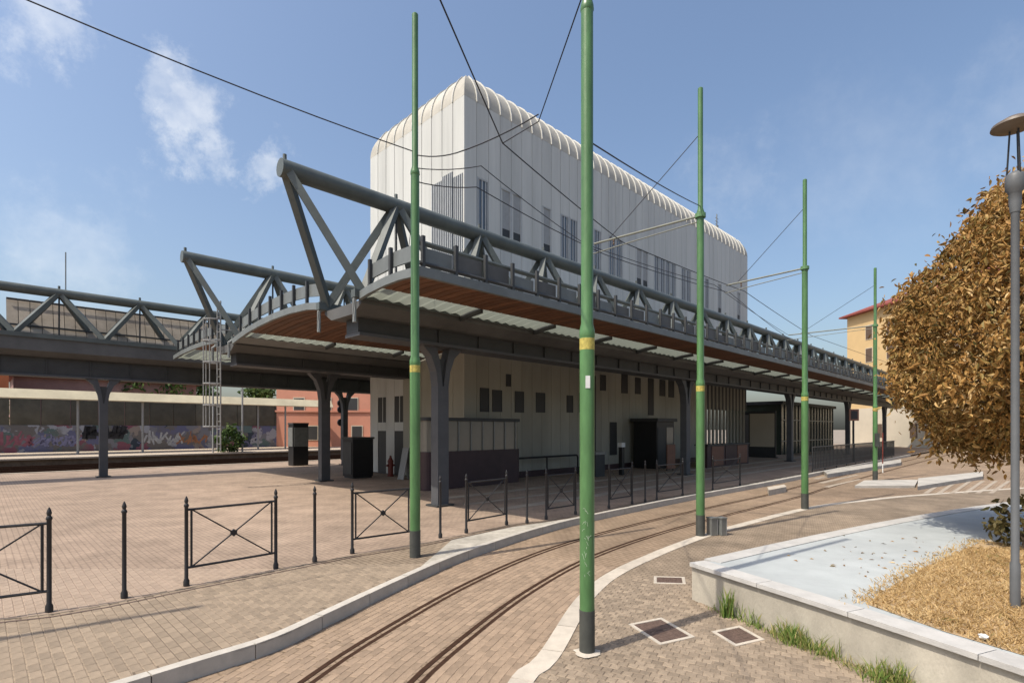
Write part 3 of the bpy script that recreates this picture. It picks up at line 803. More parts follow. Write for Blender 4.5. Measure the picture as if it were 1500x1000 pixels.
# corrugated wall behind the third truss
cw = thing('sheet_wall', 'tall brownish corrugated sheet screen behind the farthest truss', 'screen', W(1.0, B3 + .9, 6.6), RZ)
rn = 0
for k in range(46):
    a = 1.0 + k * .42
    MB().bar((a + .2, B3 + .35, 6.5), (a + .2, B3 + 1.15, 8.62), .395, .03).build('sheet', M['corr'] if 'corr' in M else M.setdefault('corr', mat('brown_grey_sheet', (.50, .43, .35), .8, .25, 2, rnd=.10, grime=.3)), cw, (1.0, B3 + .9, 6.6))
MB().bar((10.6, B3 + .42, 6.5), (10.6, B3 + 1.22, 8.60), 19.2, .02).build('backing', M['steeld'], cw, (1.0, B3 + .9, 6.6))
for z, y in ((7.25, B3 + .58), (8.5, B3 + 1.03)): MB().box(1.0, 20.2, y - .06, y - .02, z, z + .08).build('rail', M['steeld'], cw, (1.0, B3 + .9, 6.6))

def canopy(label, strips, a0, a1, org, edge_front=None, dark=None, planks=None, sky_strip=None, plank_to=40, endcap=True):
    """strips: list of (b, z) points of the roof profile"""
    t = thing('canopy_roof', label, 'canopy', W(*org), RZ, 'vaulted canopy roofs of the station')
    th = .10
    prof = strips
    segs = []
    for i in range(len(prof) - 1):
        mid = (prof[i][0] + prof[i + 1][0]) / 2
        if sky_strip and sky_strip[0] < mid < sky_strip[1]: continue
        segs.append(i)
    run = []
    def flush(run):
        if not run: return
        pts = [prof[i] for i in run] + [prof[run[-1] + 1]]
        P = [(b, z) for b, z in pts] + [(b, z + th) for b, z in reversed(pts)]
        MB().sweep(P, a0, a1).build('roof_sheet', M['roof'], t, org)
    for i in segs:
        if run and i != run[-1] + 1: flush(run); run = []
        run.append(i)
    flush(run)
    # edge trim along the end
    P = [(b, z - .06) for b, z in prof] + [(b, z + th + .04) for b, z in reversed(prof)]
    MB().sweep(P, a0 - .10, a0 - .003).build('end_trim', M['plate'], t, org)
    def zat(b):
        for i in range(len(prof) - 1):
            if prof[i][0] <= b <= prof[i + 1][0]:
                f = (b - prof[i][0]) / (prof[i + 1][0] - prof[i][0]); return prof[i][1] * (1 - f) + prof[i + 1][1] * f
        return prof[-1][1]
    # end parapet: posts and plates
    b = prof[0][0] + .15; n = 0; step = .95
    while b < prof[-1][0] - .1:
        z = zat(b) + th
        MB().box(a0 - .05, a0 + .03, b - .04, b + .04, z, z + .72).build('parapet_post', M['steeld'], t, org)
        b2 = b + step
        if b2 < prof[-1][0] - .1:
            z2 = zat(b2) + th
            MB().bar((a0 + .06, b + .03, z + .44), (a0 + .06, b2 - .03, z2 + .44), .05, .36).build('parapet_plate', M['plate'], t, org)
        b = b2
    if planks:
        p0, p1 = planks; bz = [q for q in prof if p0 - .01 <= q[0] <= p1 + .01]
        w = .27; a = a0 + .02; rest = MB()
        while a < a1 - w:
            P = [(bb, zz - .035) for bb, zz in bz] + [(bb, zz - .004) for bb, zz in reversed(bz)]
            if a < plank_to: MB().sweep(P, a, a + w - .035).build('soffit_board', M['wood'], t, org)
            else: rest.sweep(P, a, a + w - .035)
            a += w
        if rest.v: tag(rest.build('soffit_board_run', M['wood'], t, org), kind='stuff')
    if sky_strip:
        s0, s1 = sky_strip; bz = [q for q in prof if s0 - .01 <= q[0] <= s1 + .01]
        a = a0 + .1
        while a < a1 - 1:
            L = PITCH - .12; n = 16; mb = MB()
            for i in range(n + 1):
                zz = .03 if i % 2 else -.03
                for bb, z in bz: mb.v.append((a + L * i / n, bb, z + zz + .03))
            k = len(bz)
            for i in range(n):
                for j in range(k - 1): mb.f.append((i * k + j, (i + 1) * k + j, (i + 1) * k + j + 1, i * k + j + 1))
            mb.build('skylight', M['skylight'], t, org)
            MB().sweep([(bb, z - .14) for bb, z in bz] + [(bb, z + .05) for bb, z in reversed(bz)], a + L + .02, a + L + .10).build('rafter', M['steeld'], t, org)
            a += PITCH
    if edge_front is not None:
        b0, z0 = prof[0]
        MB().box(a0 - .1, a1, b0 - .10, b0 - .004, z0 - .05, z0 + .17).build('front_fascia', M['plate'], t, org)
        MB().tube([(a0, b0 - .03, z0 + .26), (a1, b0 - .03, z0 + .26)], .05, 6).build('front_rail', M['steeld'], t, org)
        MB().tube([(a0, b0 + .12, z0 + .78), (a1, b0 + .12, z0 + .78)], .065, 8).build('upper_rail', M['steel'], t, org)
        a = a0 + .1
        while a < a1:
            if a < 56:
                MB().box(a - .03, a + .05, b0 - .08, b0 + .0, z0 + .172, z0 + .88).build('parapet_post', M['steeld'], t, org)
                MB().box(a + .07, a + .88, b0 + .02, b0 + .06, z0 + .33, z0 + .60 + .05 * (int(a * 7) % 3)).build('parapet_plate', M['plate' if int(a * 3) % 2 else 'trough'], t, org)
            a += .95
    return t
A0 = 7.0
cx = canopy('front canopy roof over the tram side, brown boarded soffit and ribbed skylights along its edge', [(9.98, 5.86), (10.6, 5.90), (11.2, 5.89), (11.5, 5.87), (12.0, 5.83), (12.45, 5.76)], A0, 83, (A0, 10, 5.8), edge_front=True, planks=(9.98, 11.5), sky_strip=(11.5, 12.45))
canopy('second vaulted canopy roof between the two projecting truss ends', [(14.55, 5.84), (15.5, 5.98), (16.7, 6.05), (18.0, 6.06), (19.4, 6.0), (20.4, 5.92), (21.2, 5.82), (22.0, 5.70)], A0, 15.4, (A0, 14.6, 5.8), planks=(14.55, 20.4), sky_strip=(20.4, 21.2))
canopy('canopy roof squeezed between the nearest truss and the white building front', [(14.55, 5.84), (15.5, 5.94), (16.7, 6.0), (18.4, 6.0)], 15.6, 83, (15.6, 14.6, 5.8), planks=(16.7, 18.4), sky_strip=(14.55, 15.5), plank_to=20)
canopy('third canopy roof behind the caged ladder, next to the sheet screen', [(24.1, 6.0), (25.2, 6.15), (27, 6.25), (29, 6.25), (31, 6.2), (32.4, 6.1)], A0 + .4, 46, (A0, 24, 5.8), planks=(24.1, 29), sky_strip=(29, 32.4), plank_to=14)
# gutter beams under the trusses
def beam(bc, a0, a1, z0, z1, label, low=None, half=1.0, deep=None):
    t = thing('gutter_beam', label, 'beam', W(a0, bc, z0), RZ, 'gutter beams under the trusses')
    org = (a0, bc, z0)
    MB().sweep([(bc - half - .02, z1), (bc - half - .02, z0 + .22), (bc - half * .62, z0), (bc + half * .62, z0), (bc + half + .02, z0 + .22), (bc + half + .02, z1), (bc + half - .1, z1), (bc + half - .1, z0 + .3), (bc - half + .1, z0 + .3), (bc - half + .1, z1)], a0, a1).build('trough', M['trough'], t, org)
    if low is not None:
        MB().box(a0 + .3, a1, bc - .32, bc + .32, low, z0 - .003).build('girder', M['steeld'], t, org)
        MB().box(a0 + .3, a1, bc - .40, bc + .40, low - .09, low - .003).build('flange', M['column'], t, org)
        a = a0 + 3
        while a < min(a1, 60):
            MB().box(a - .025, a + .025, bc - .38, bc + .38, low, z0 - .006).build('stiffener', M['steeld'], t, org)
            a += PITCH / 2
    for s in (-1, 1):
        MB().tube([(a0 - .06, bc + s * half, z1 - .05), (a0 - .18, bc + s * half, z1 - .14), (a0 - .18, bc + s * half, z1 - .72)], .055, 8).build('water_spout', M['greymetal'], t, org)
    return t
beam(B1, A0, 83, 5.42, 5.84, 'long dark gutter beam under the nearest truss', 5.02)
beam(B2, A0, 15.4, 5.42, 5.84, 'dark gutter beam under the middle truss', 5.02)
b3 = beam(B3, -12, 46, 5.75, 6.6, 'deep dark gutter beam under the farthest truss', 4.95)
# columns with flared heads
def column(a, b, zt, label, w=.42):
    t = thing('canopy_column', label, 'column', W(a, b, 0), RZ, 'flared steel columns carrying the canopy')
    MB().box(-w / 2, w / 2, -w * .42, w * .42, .05, zt - 1.2).build('shaft', M['column'], t)
    MB().box(-w / 2 - .12, w / 2 + .12, -w * .42 - .12, w * .42 + .12, 0, .05).build('base_plate', M['steeld'], t)
    for s in (-1, 1):
        mb = MB(); P = [(0.02, zt - 1.2), (w / 2, zt - 1.2), (w / 2 + .06, zt - .75), (w / 2 + .24, zt - .3), (w / 2 + .55, zt), (.25, zt), (.12, zt - .5)]
        mb.v = [(s * x, y, z) for y in (-w * .42, w * .42) for x, z in P]; n = len(P)
        mb.f = [tuple(range(n)), tuple(range(n, 2 * n))] + [(i, (i + 1) % n, n + (i + 1) % n, n + i) for i in range(n)]
        mb.build('flared_arm', M['column'], t)
    MB().box(-.12, .12, -.1, .1, zt - 1.195, zt - .35).build('web', M['steeld'], t)
column(10.3, B1, 4.93, 'flared grey steel column right of the kerb pole, in front of the glazed booth')
column(26.4, B1, 4.93, 'flared dark steel column beside the dark ticket hut, left of the pole by the metal posts')
column(42.6, B1, 4.93, 'flared dark steel column at the far end of the white building, beside the fourth pole')
column(58.8, B1, 4.93, 'flared dark steel column by the green glass pavilion')
column(75.0, B1, 4.93, 'most distant flared steel column in front of the ochre house')
column(11.4, B2 + .6, 4.93, 'flared steel column at the shade edge in front of the salmon house')
column(4.5, B3 - .2, 4.86, 'lone thin dark column under the sheet screen on the sunny plaza', .34)
column(17.5, B3 - .2, 4.86, 'dark column far back beside the white building, in front of the salmon house', .34)

# caged ladder hanging from the canopy
lad = thing('caged_ladder', 'galvanised caged ladder climbing to the canopy roof', 'ladder', W(6.9, 23.55, 0), RZ)
for x in (-.2, .2): MB().tube([(0, x, 1.55), (0, x, 7.5)], .03, 6).build('rail', M['galv'], lad)
for k in range(5, 25): MB().tube([(0, -.2, .3 + k * .3), (0, .2, .3 + k * .3)], .014, 5).build('rung', M['galv'], lad)
for k in range(2): MB().tube([(0, 0, 5.2 + k * 1.2), (.55, 0, 5.2 + k * 1.2)], .025, 6).build('bracket', M['galv'], lad)
for k in range(6):
    z = 2.5 + k * .85
    MB().tube([(-.02 - .34 * math.sin(i * math.pi / 8) * 1.6, -.33 * math.cos(i * math.pi / 8), z) for i in range(9)], .03, 5).build('cage_hoop', M['galv'], lad)
for i in (2, 4, 6): MB().tube([(-.02 - .34 * math.sin(i * math.pi / 8) * 1.6, -.33 * math.cos(i * math.pi / 8), z) for z in (2.5, 6.75)], .02, 5).build('cage_bar', M['galv'], lad)

# ------------------------------------------------------------------ white station building
AA, BB, AE, BE = 15.47, 18.5, 47.5, 26.6       # corner of the block and its far ends
ZC, RR, ZB = 17.36, 2.0, 6.2                   # height where the roof starts to curve, radius, bottom of the upper block
bld = thing('station_building', 'long white clad station building with rounded ribbed roof edges rising above the canopy', 'building', W(AA, BB, 0), RZ)
borg = (AA, BB, 0)
MB().box(AA + .09, AE - .09, BB + .09, BE - .09, 6.1, ZC).build('wall', M['seam'], bld, borg)
MB().box(AA + .09, AA + 32 * .745, BB + .09, BE - .09, 0.0, 6.097).build('wall', M['seam'], bld, borg)
PW = .745
NF = 43
win_front = {1: 'wide', 3: 'slot', 4: 'slot', 7: 'slot', 9: 'wide', 10: 'wide', 13: 'wide', 15: 'wide', 16: 'wide', 19: 'slot', 20: 'slot', 22: 'wide', 23: 'wide', 24: 'wide', 25: 'wide', 27: 'wide', 28: 'wide', 32: 'wide', 35: 'slot', 40: 'slot'}
ZW0, ZW1 = 11.55, 13.95
def fpanel(i, z0, z1, m, proud=0.0):
    x0 = AA + i * PW + .012; x1 = AA + (i + 1) * PW - .012
    if i == 0: x0 = AA
    MB().box(x0, x1, BB - proud, BB + .085, z0, z1).build('facade_panel', m, bld, (AA, BB, 0))
for i in range(NF):
    x0, x1 = AA + i * PW + .012, AA + (i + 1) * PW - .012
    if i in win_front:
        fpanel(i, ZB, ZW0 - .01, M['white']); fpanel(i, ZW1 + .01, ZC, M['white'])
        wk = MB()
        for xa, xb, za, zb in ((x0, x0 + .05, ZW0, ZW1), (x1 - .05, x1, ZW0, ZW1), (x0 + .05, x1 - .05, ZW0, ZW0 + .05), (x0 + .05, x1 - .05, ZW1 - .05, ZW1)): wk.box(xa, xb, BB + .0, BB + .08, za, zb)
        wo = wk.build('window', M['louvre'], bld, borg)
        if win_front[i] == 'wide':
            MB().box(x0 + .05, x1 - .05, BB + .05, BB + .075, ZW0 + .05, ZW1 - .05).build('pane', M['pane'], wo, borg)
            for k in range(3):
                xx = x0 + .1 + k * .22
                MB().box(xx, xx + .05, BB + .01, BB + .047, ZW0 + .05, ZW1 - .05).build('louvre', M['louvre'], wo, borg)
        else:
            xm = x0 + .16
            MB().box(xm, x1 - .05, BB + .05, BB + .075, ZW0 + .5, ZW1 - .05).build('blind', M['blind'], wo, borg)
            MB().box(xm, x1 - .05, BB + .052, BB + .077, ZW0 + .05, ZW0 + .497).build('pane', M['darkpane'], wo, borg)
            MB().box(x0 + .05, xm - .003, BB + .03, BB + .075, ZW0 + .05, ZW1 - .05).build('jamb', M['white'], wo, borg)
    else:
        fpanel(i, ZB, ZC, M['white'])
NL = 10; PL = (BE - BB) / NL
for j in range(NL):
    y0, y1 = BB + j * PL + .02, BB + (j + 1) * PL - .02
    if j == 0: y0 = BB + .087
    def lp(z0, z1): MB().box(AA, AA + .085, y0, y1, z0, z1).build('facade_panel', M['white'], bld, borg)
    if j in (0, 1, 2):
        zt = (13.9, 14.2, 14.05)[j]
        lp(ZB, 9.5); lp(zt + .01, ZC)
        fr = MB(); fr.box(AA + .03, AA + .08, y0, y1, 9.5, zt)
        wo = fr.build('window', M['pane'], bld, borg)
        k = 0; y = y0 + .02
        while y < y1 - .04:
            MB().box(AA - .05, AA + .028, y, y + .045, 9.52, zt - .02).build('louvre', M['louvre'], wo, borg); y += .135
    else: lp(ZB, ZC)
# far end and back
MB().box(AE - .085, AE, BB + .087, BE, ZB, ZC).build('end_wall', M['white'], bld, borg)
MB().box(AA + .09, AE - .09, BE - .085, BE, ZB, ZC).build('back_wall', M['white'], bld, borg)
# rounded roof with mitred corners
NS = 10
def ring(th):
    o = RR * (1 - math.cos(th)); z = ZC + RR * math.sin(th)
    return [(AA + o, BB + o, z), (AE - o, BB + o, z), (AE - o, BE - o, z), (AA + o, BE - o, z)]
mb = MB()
for k in range(NS + 1): mb.v += ring(k * math.pi / 2 / NS)
for k in range(NS):
    for c in range(4): d = (c + 1) % 4; mb.f.append((k * 4 + c, k * 4 + d, k * 4 + 4 + d, k * 4 + 4 + c))
mb.f.append(tuple(NS * 4 + c for c in range(4)))
o = mb.build('curved_roof', M['curve'], bld, borg, smooth=True)
o.location.z = .004
def rib(fn, dmax, name='roof_rib'):
    """fn(o, z) -> point at offset o from the face"""
    pts = []
    for k in range(NS + 1):
        th = k * math.pi / 2 / NS; oo = RR * (1 - math.cos(th))
        if oo > dmax: break
        pts.append(fn(oo, ZC + RR * math.sin(th), th))
    if len(pts) < 2: return
    m2 = MB()
    for (p, nrm, side) in pts:
        for s, h in ((-1, 0), (-1, 1), (1, 1), (1, 0)): m2.v.append(tuple(Vector(p) + Vector(side) * (s * .026) + Vector(nrm) * (h * .06)))
    for i in range(len(pts) - 1):
        for j in range(3): m2.f.append((i * 4 + j, i * 4 + j + 1, i * 4 + 5 + j, i * 4 + 4 + j))
    m2.f += [(0, 1, 2, 3)]; e = (len(pts) - 1) * 4; m2.f.append((e + 3, e + 2, e + 1, e))
    m2.build(name, M['rib'], bld, borg)
for i in range(1, NF):
    a = AA + i * PW
    rib(lambda oo, z, th: ((a, BB + oo, z), (0, -math.cos(th), math.sin(th)), (1, 0, 0)), min(a - AA, AE - a) + .01)
for j in range(1, NL):
    b = BB + j * PL
    rib(lambda oo, z, th: ((AA + oo, b, z), (-math.cos(th), 0, math.sin(th)), (0, 1, 0)), min(b - BB, BE - b) + .01)
# roof antenna
an = thing('roof_antenna', 'small mast antenna on the far part of the curved white roof', 'antenna', W(a_at(1050, 22), 22.0, ZC + RR), RZ)
MB().tube([(0, 0, 0), (0, 0, 3.2)], .05, 6).build('mast', M['greymetal'], an)
for k in range(3): MB().tube([(-.35, 0, 2.2 + k * .3), (.35, 0, 2.2 + k * .3)], .02, 5).build('dipole', M['greymetal'], an)
MB().box(-.13, .13, -.1, .1, 1.4, 2.1).build('housing', M['greymetal'], an)
an2 = thing('mast_antenna', 'thin whip mast rising above the farthest truss at the left', 'antenna', W(3.3, 36.2, 6.2), RZ)
MB().tube([(0, 0, 0), (0, 0, 5.4)], .03, 5).build('mast', M['greymetal'], an2)
MB().box(-.2, .2, -.2, .2, -.1, 0).build('foot', M['greymetal'], an2)

# lower storey: cladding, windows, doors
low_win = [(703, 716, 568, 603), (721, 735, 571, 603), (754, 767, 573, 604), (785, 798, 575, 604), (830, 839, 579, 604), (879, 887, 549, 572), (910, 919, 547, 576), (930, 938, 553, 577), (949, 957, 554, 608), (966, 974, 556, 580), (931, 938, 639, 664), (741, 748, 548, 566), (862, 872, 550, 668), (893, 903, 618, 666), (848, 858, 575, 604), (979, 987, 557, 582)]
def zt_at(px, py, b):
    t = (px - 750) / F_PX; y = b * math.sqrt(2) / (1 - t); return CAM_H + (HZ - py) / F_PX * y
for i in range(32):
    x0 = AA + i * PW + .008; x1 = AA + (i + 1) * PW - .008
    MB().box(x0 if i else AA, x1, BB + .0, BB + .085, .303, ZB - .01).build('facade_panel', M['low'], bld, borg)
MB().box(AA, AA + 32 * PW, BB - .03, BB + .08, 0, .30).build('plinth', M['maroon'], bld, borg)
for k, (p0, p1, y0, y1) in enumerate(low_win):
    x0, x1 = a_at(p0, BB), a_at(p1, BB); z1, z0 = zt_at((p0 + p1) / 2, y0, BB), max(.1, zt_at((p0 + p1) / 2, y1, BB))
    wk = MB()
    for xa, xb, za, zb in ((x0, x0 + .04, z0, z1), (x1 - .04, x1, z0, z1), (x0 + .04, x1 - .04, z0, z0 + .04), (x0 + .04, x1 - .04, z1 - .04, z1)): wk.box(xa, xb, BB - .035, BB - .003, za, zb)
    wo = wk.build('door' if k in (10, 12, 13) else 'window', M['steeld'], bld, borg)
    MB().box(x0 + .04, x1 - .04, BB - .022, BB - .004, z0 + .04, z1 - .04).build('pane', M['darkpane'], wo, borg)
# open portico bays at the far end, with pale piers
for k in range(12):
    a = AA + 32 * PW + k * .66
    MB().box(a, a + .30, BB - .02, BB + .08, 0, ZB - .01).build('pier', M['low'], bld, borg)
    if k % 2: MB().box(a, a + .30, BE - .4, BE - .05, 0, ZB - .11).build('pier', M['low'], bld, borg)
    MB().box(a + .30, a + .66, BB - .01, BB + .08, 3.9, ZB - .01).build('transom_panel', M['steeld'], bld, borg)
# left face at ground level
for j in range(NL):
    y0, y1 = BB + j * PL + .008, BB + (j + 1) * PL - .008
    if j == 0: y0 = BB + .087
    if j in (6, 8): 
        MB().box(AA + .02, AA + .08, y0, y1, .05, 2.3).build('door', M['darkpane'], bld, borg)
        MB().box(AA, AA + .085, y0, y1, 2.3, 2.75).build('facade_panel', M['white'], bld, borg)
        w_ = MB().box(AA + .02, AA + .08, y0, y1, 2.75, 4.1).build('window', M['darkpane'], bld, borg)
        MB().box(AA, AA + .019, y0 + .3, y0 + .35, 2.75, 4.1).build('mullion', M['white'], w_, borg)
        MB().box(AA, AA + .085, y0, y1, 4.1, ZB - .01).build('facade_panel', M['white'], bld, borg)
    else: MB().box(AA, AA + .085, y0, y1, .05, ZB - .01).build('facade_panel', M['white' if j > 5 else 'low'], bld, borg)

# ------------------------------------------------------------------ things under the canopy
# glazed booth
bt = thing('glazed_booth', 'long glazed booth with dark maroon base and rounded corner, behind the flared column', 'booth', W(12.3, 17.0, 0), RZ)
BL = 5.3; BD = 1.0
def rr_poly(x0, x1, y0, y1, r):
    P = []
    for cx_, cy_, s in ((x1 - r, y0 + r, -90), (x1 - r, y1 - r, 0), (x0 + r, y1 - r, 90), (x0 + r, y0 + r, 180)):
        for k in range(5): P.append((cx_ + r * math.cos(R(s + k * 22.5)), cy_ + r * math.sin(R(s + k * 22.5))))
    return P
MB().prism(rr_poly(0, BL, 0, BD, .25), 0, 1.5).build('base', M['maroon'], bt)
MB().prism(rr_poly(.05, BL - .05, .05, BD - .05, .22), 1.503, 2.72).build('glazing', M['boothglass'], bt, smooth=False)
MB().prism(rr_poly(-.04, BL + .04, -.04, BD + .04, .28), 2.722, 2.86).build('roof', M['steeld'], bt)
for k in range(8): MB().box(.3 + k * .66, .34 + k * .66, .0, .045, 1.503, 2.72).build('mullion', M['greymetal'], bt)
# low curved rail next to it
rl = thing('hoop_rail', 'low dark hoop rail along the white facade right of the glazed booth', 'railing', W(17.9, 17.9, 0), RZ)
MB().tube([(0, 0, 0), (0, 0, .9), (.1, 0, 1.0), (4.9, 0, 1.0), (5, 0, .9), (5, 0, 0)], .05, 8).build('hoop', M['black'], rl)
MB().tube([(2.5, 0, 0), (2.5, 0, 1.0)], .04, 8).build('leg', M['black'], rl)
def simple(name, label, cat, a, b, boxes, group=None):
    t = thing(name, label, cat, W(a, b, 0), RZ, group)
    for nm, dims, m in boxes: MB().box(*dims).build(nm, M[m], t)
    return t
def ab(px, py): 
    p = gp(px, py, 0); return ((p.x + p.y) * S2, (p.y - p.x) * S2)
a, b = ab(437, 681)
simple('vending_machine', 'grey and black vending machine behind the column at the shade edge', 'vending machine', a, b, [('body', (-.5, .5, -.4, .4, 0, 2.7), 'black'), ('front_panel', (-.46, .46, -.44, -.403, 1.25, 2.5), 'greymetal'), ('side_panel', (-.54, -.503, -.36, .36, 1.25, 2.5), 'greymetal'), ('top', (-.53, .53, -.43, .43, 2.703, 2.8), 'steeld')])
a, b = ab(526, 699)
simple('planter_box', 'dark box cabinet against the left wall of the white building', 'cabinet', a, b + .1, [('body', (-.55, .55, -.5, .5, .08, 1.9), 'black'), ('plinth', (-.5, .5, -.45, .45, 0, .077), 'steeld'), ('lid', (-.6, .6, -.55, .55, 1.903, 2.0), 'steeld'), ('door', (-.585, -.552, -.4, .4, .2, 1.75), 'steeld')])
a, b = ab(572, 697)
hy = thing('hydrant', 'small red hydrant standing by the left wall of the white building', 'hydrant', W(a, b, 0), RZ)
MB().lathe([(.17, 0), (.17, .06), (.13, .09), (.13, .7), (.16, .73), (.13, .82), (.06, .95)], 12).build('body', M['oxide'], hy, smooth=True)
for s in (-1, 1): MB().tube([(0, 0, .55), (s * .22, 0, .55)], .06, 8).build('nozzle', M['oxide'], hy)
MB().lathe([(.05, .95), (.06, 1.02), (.02, 1.05)], 8).build('cap', M['oxide'], hy)
a, b = ab(590, 701)
ab_ = thing('leaning_board', 'pale folded board leaning by the corner of the white building', 'board', W(a, b, 0), RZ)
MB().bar((-.25, -.2, 0), (.05, -.2, 1.5), .5, .03).build('panel', M['galv'], ab_)
MB().bar((.3, -.2, 0), (.08, -.2, 1.5), .5, .03).build('panel', M['galv'], ab_)
# ticket hut, totems, board
simple('ticket_hut', 'dark ticket hut with a flat roof left of the second flared column', 'hut', a_at(962, 16.6), 16.6, [('body', (0, 2.1, 0, 1.6, 0, 2.85), 'black'), ('roof', (-.15, 2.25, -.15, 1.75, 2.853, 3.05), 'steeld'), ('window', (1.15, 1.95, -.02, -.003, 1.3, 2.5), 'boothglass'), ('shutter', (.1, 1.0, -.02, -.003, .2, 2.5), 'steeld')])
simple('notice_board', 'terracotta coloured board standing in front of the dark ticket hut', 'board', a_at(978, 15.4), 15.4, [('panel', (-.02, .9, 0, .06, .1, 1.5), 'orange'), ('leg', (.05, .12, .062, .12, 0, 1.4), 'steeld'), ('leg', (.75, .82, .062, .12, 0, 1.4), 'steeld')])
simple('ticket_validator', 'black slim totem with a white head in the shade left of the ticket hut', 'totem', a_at(911, 15.7), 15.7, [('body', (0, .24, 0, .2, 0, 1.45), 'black'), ('head', (-.06, .28, -.02, .22, 1.453, 1.68), 'whitepaint')])
simple('waste_bin', 'dark bin in the shade behind the nearest pole, with a pale lid', 'bin', a_at(874, 16.0), 16.0, [('body', (-.1, .7, 0, .5, 0, 1.1), 'steeld'), ('lid', (-.15, .75, -.05, .55, 1.103, 1.25), 'greymetal')])
simple('counter', 'long dark counter with brownish panels in front of the pale portico piers', 'counter', a_at(1036, 14.8), 14.8, [('base', (0, 6.4, 0, .7, 0, 1.35), 'maroon'), ('panel', (.6, 2.3, -.03, -.003, .1, 1.3), 'orange'), ('panel', (2.6, 4.2, -.03, -.003, .1, 1.3), 'maroon'), ('panel', (4.5, 6.1, -.03, -.003, .1, 1.3), 'orange'), ('top', (-.1, 6.5, -.1, .8, 1.353, 1.43), 'steeld')])
simple('parcel', 'dark bundle lying on the long counter', 'bundle', a_at(1040, 14.9), 14.9, [])
for k in list(col.objects):
    if k.name == 'parcel': bpy.data.objects.remove(k)
# pale bands in the shaded floor
for k, (b0, b1) in enumerate(((11.4, 11.8), (13.0, 13.2), (14.6, 15.0))):
    tag(MB().box(A0 + 4, 60, b0, b1, -.03, .0045).build('paving_band', M['band'], None, (A0 + 4, b0, 0), loc=W(A0 + 4, b0, 0), rz=RZ), kind='structure')

# green glass pavilion and its surroundings further along
pvn = thing('glass_pavilion', 'dark green glazed pavilion under the canopy behind the fourth pole', 'pavilion', W(53, 17.5, 0), RZ)
MB().box(0, 17, .1, 5, 0, 4.7).build('body', M['tile_dark'], pvn)
MB().box(-.3, 17.3, -.2, 5.3, 4.703, 5.0).build('roof', M['steeld'], pvn)
for k in range(18): MB().box(k * 1.0 - .04, k * 1.0 + .04, .03, .097, 0, 4.7).build('mullion', M['steeld'], pvn)
for z in (1.2, 3.2): MB().box(-.05, 17.05, .0, .028, z, z + .08).build('transom', M['greymetal'], pvn)
for s in (0, 1):
    simple('ticket_gate', ('pale shelter panel standing left of the green glass pavilion' if s == 0 else 'dark shelter panel standing behind the far column left of the pavilion'), 'panel', 47 + s * 3.0, 16 + s * 2.0, [('frame', (0, .12, 0, 2.2, 0, 3.9), 'steeld'), ('pane', (-.03, -.003, .1, 2.1, .9, 3.7), 'palewall' if s == 0 else 'greymetal'), ('foot', (-.1, .3, -.1, 2.3, 0, .1), 'steeld')])
# railing with uprights along the far kerb
rg = thing('railing', 'long dark upright-bar railing along the far kerb under the end of the canopy', 'railing', W(33, 9.3, 0), RZ)
for k in range(76): MB().box(k * .30, k * .30 + .045, -.02, .02, 0 if k % 8 == 0 else .12, 1.35).build('bar', M['steeld'], rg)
MB().box(0, 22.6, -.03, .03, 1.352, 1.41).build('top_rail', M['steeld'], rg); MB().box(0, 22.6, -.028, -.021, .12, .17).build('bottom_rail', M['steeld'], rg)
# sign on pole
sg = thing('traffic_sign', 'square sign on a dark post in front of the ochre house', 'sign', gp(1250, 676, 0), R(10))
MB().tube([(0, 0, 0), (0, 0, 3.4)], .07, 8).build('post', M['black'], sg)
MB().box(-.40, .40, -.08, -.03, 3.0, 3.85).build('plate', M['orange'], sg)
MB().box(-.27, .27, -.10, -.082, 3.12, 3.72).build('face', M['black'], sg)
rp = thing('marker_post', 'thin red and pale post at the kerb right of the distant green pole', 'post', gp(1293, 692, 0))
MB().tube([(0, 0, .5), (0, 0, 2.2)], .03, 6).build('upper', M['oxide'], rp); MB().tube([(0, 0, 0), (0, 0, .5)], .03, 6).build('lower', M['whitepaint'], rp)

# far kerbs, islands, crossing
def slabpoly(name, pix, z0, z1, m, label=None, cat=None, kind=None):
    P = [gp(x, y, z1) for x, y in pix]; c = P[0]
    return tag(MB().prism([(p.x, p.y) for p in P], z0, z1).build(name, M[m], None, (c.x, c.y, z0), loc=(c.x, c.y, z0)), label, cat, None, kind)
slabpoly('traffic_island', [(1252, 711), (1340, 711), (1345, 702), (1266, 703)], T - .02, T + .1, 'concrete', kind='structure')
slabpoly('kerb_island', [(1344, 712), (1440, 697), (1440, 690), (1345, 700)], T - .02, T + .16, 'concrete', kind='structure')
slabpoly('side_kerb', [(1212, 694), (1320, 677), (1320, 672), (1206, 689)], T - .02, T + .2, 'concrete', kind='structure')
slabpoly('kerb_ramp', [(1126, 717.5), (1152, 712.5), (1149, 709), (1124, 713)], T - .02, .05, 'strip', kind='structure')
for k in range(6):
    x = 1352 + k * 19
    tag(slabpoly('crossing_stripe', [(x, 722), (x + 8, 722), (x + 34, 704), (x + 28, 704)], T - .01, T + .0035, 'marking'), kind='structure')
for k in range(3):
    y = 698 + k * 6
    tag(slabpoly('road_line', [(1190 + k * 8, y + 2.4), (1250 + k * 4, y - 9), (1254 + k * 4, y - 8.6), (1198 + k * 8, y + 3.4)], T - .01, T + .0035, 'marking'), kind='structure')

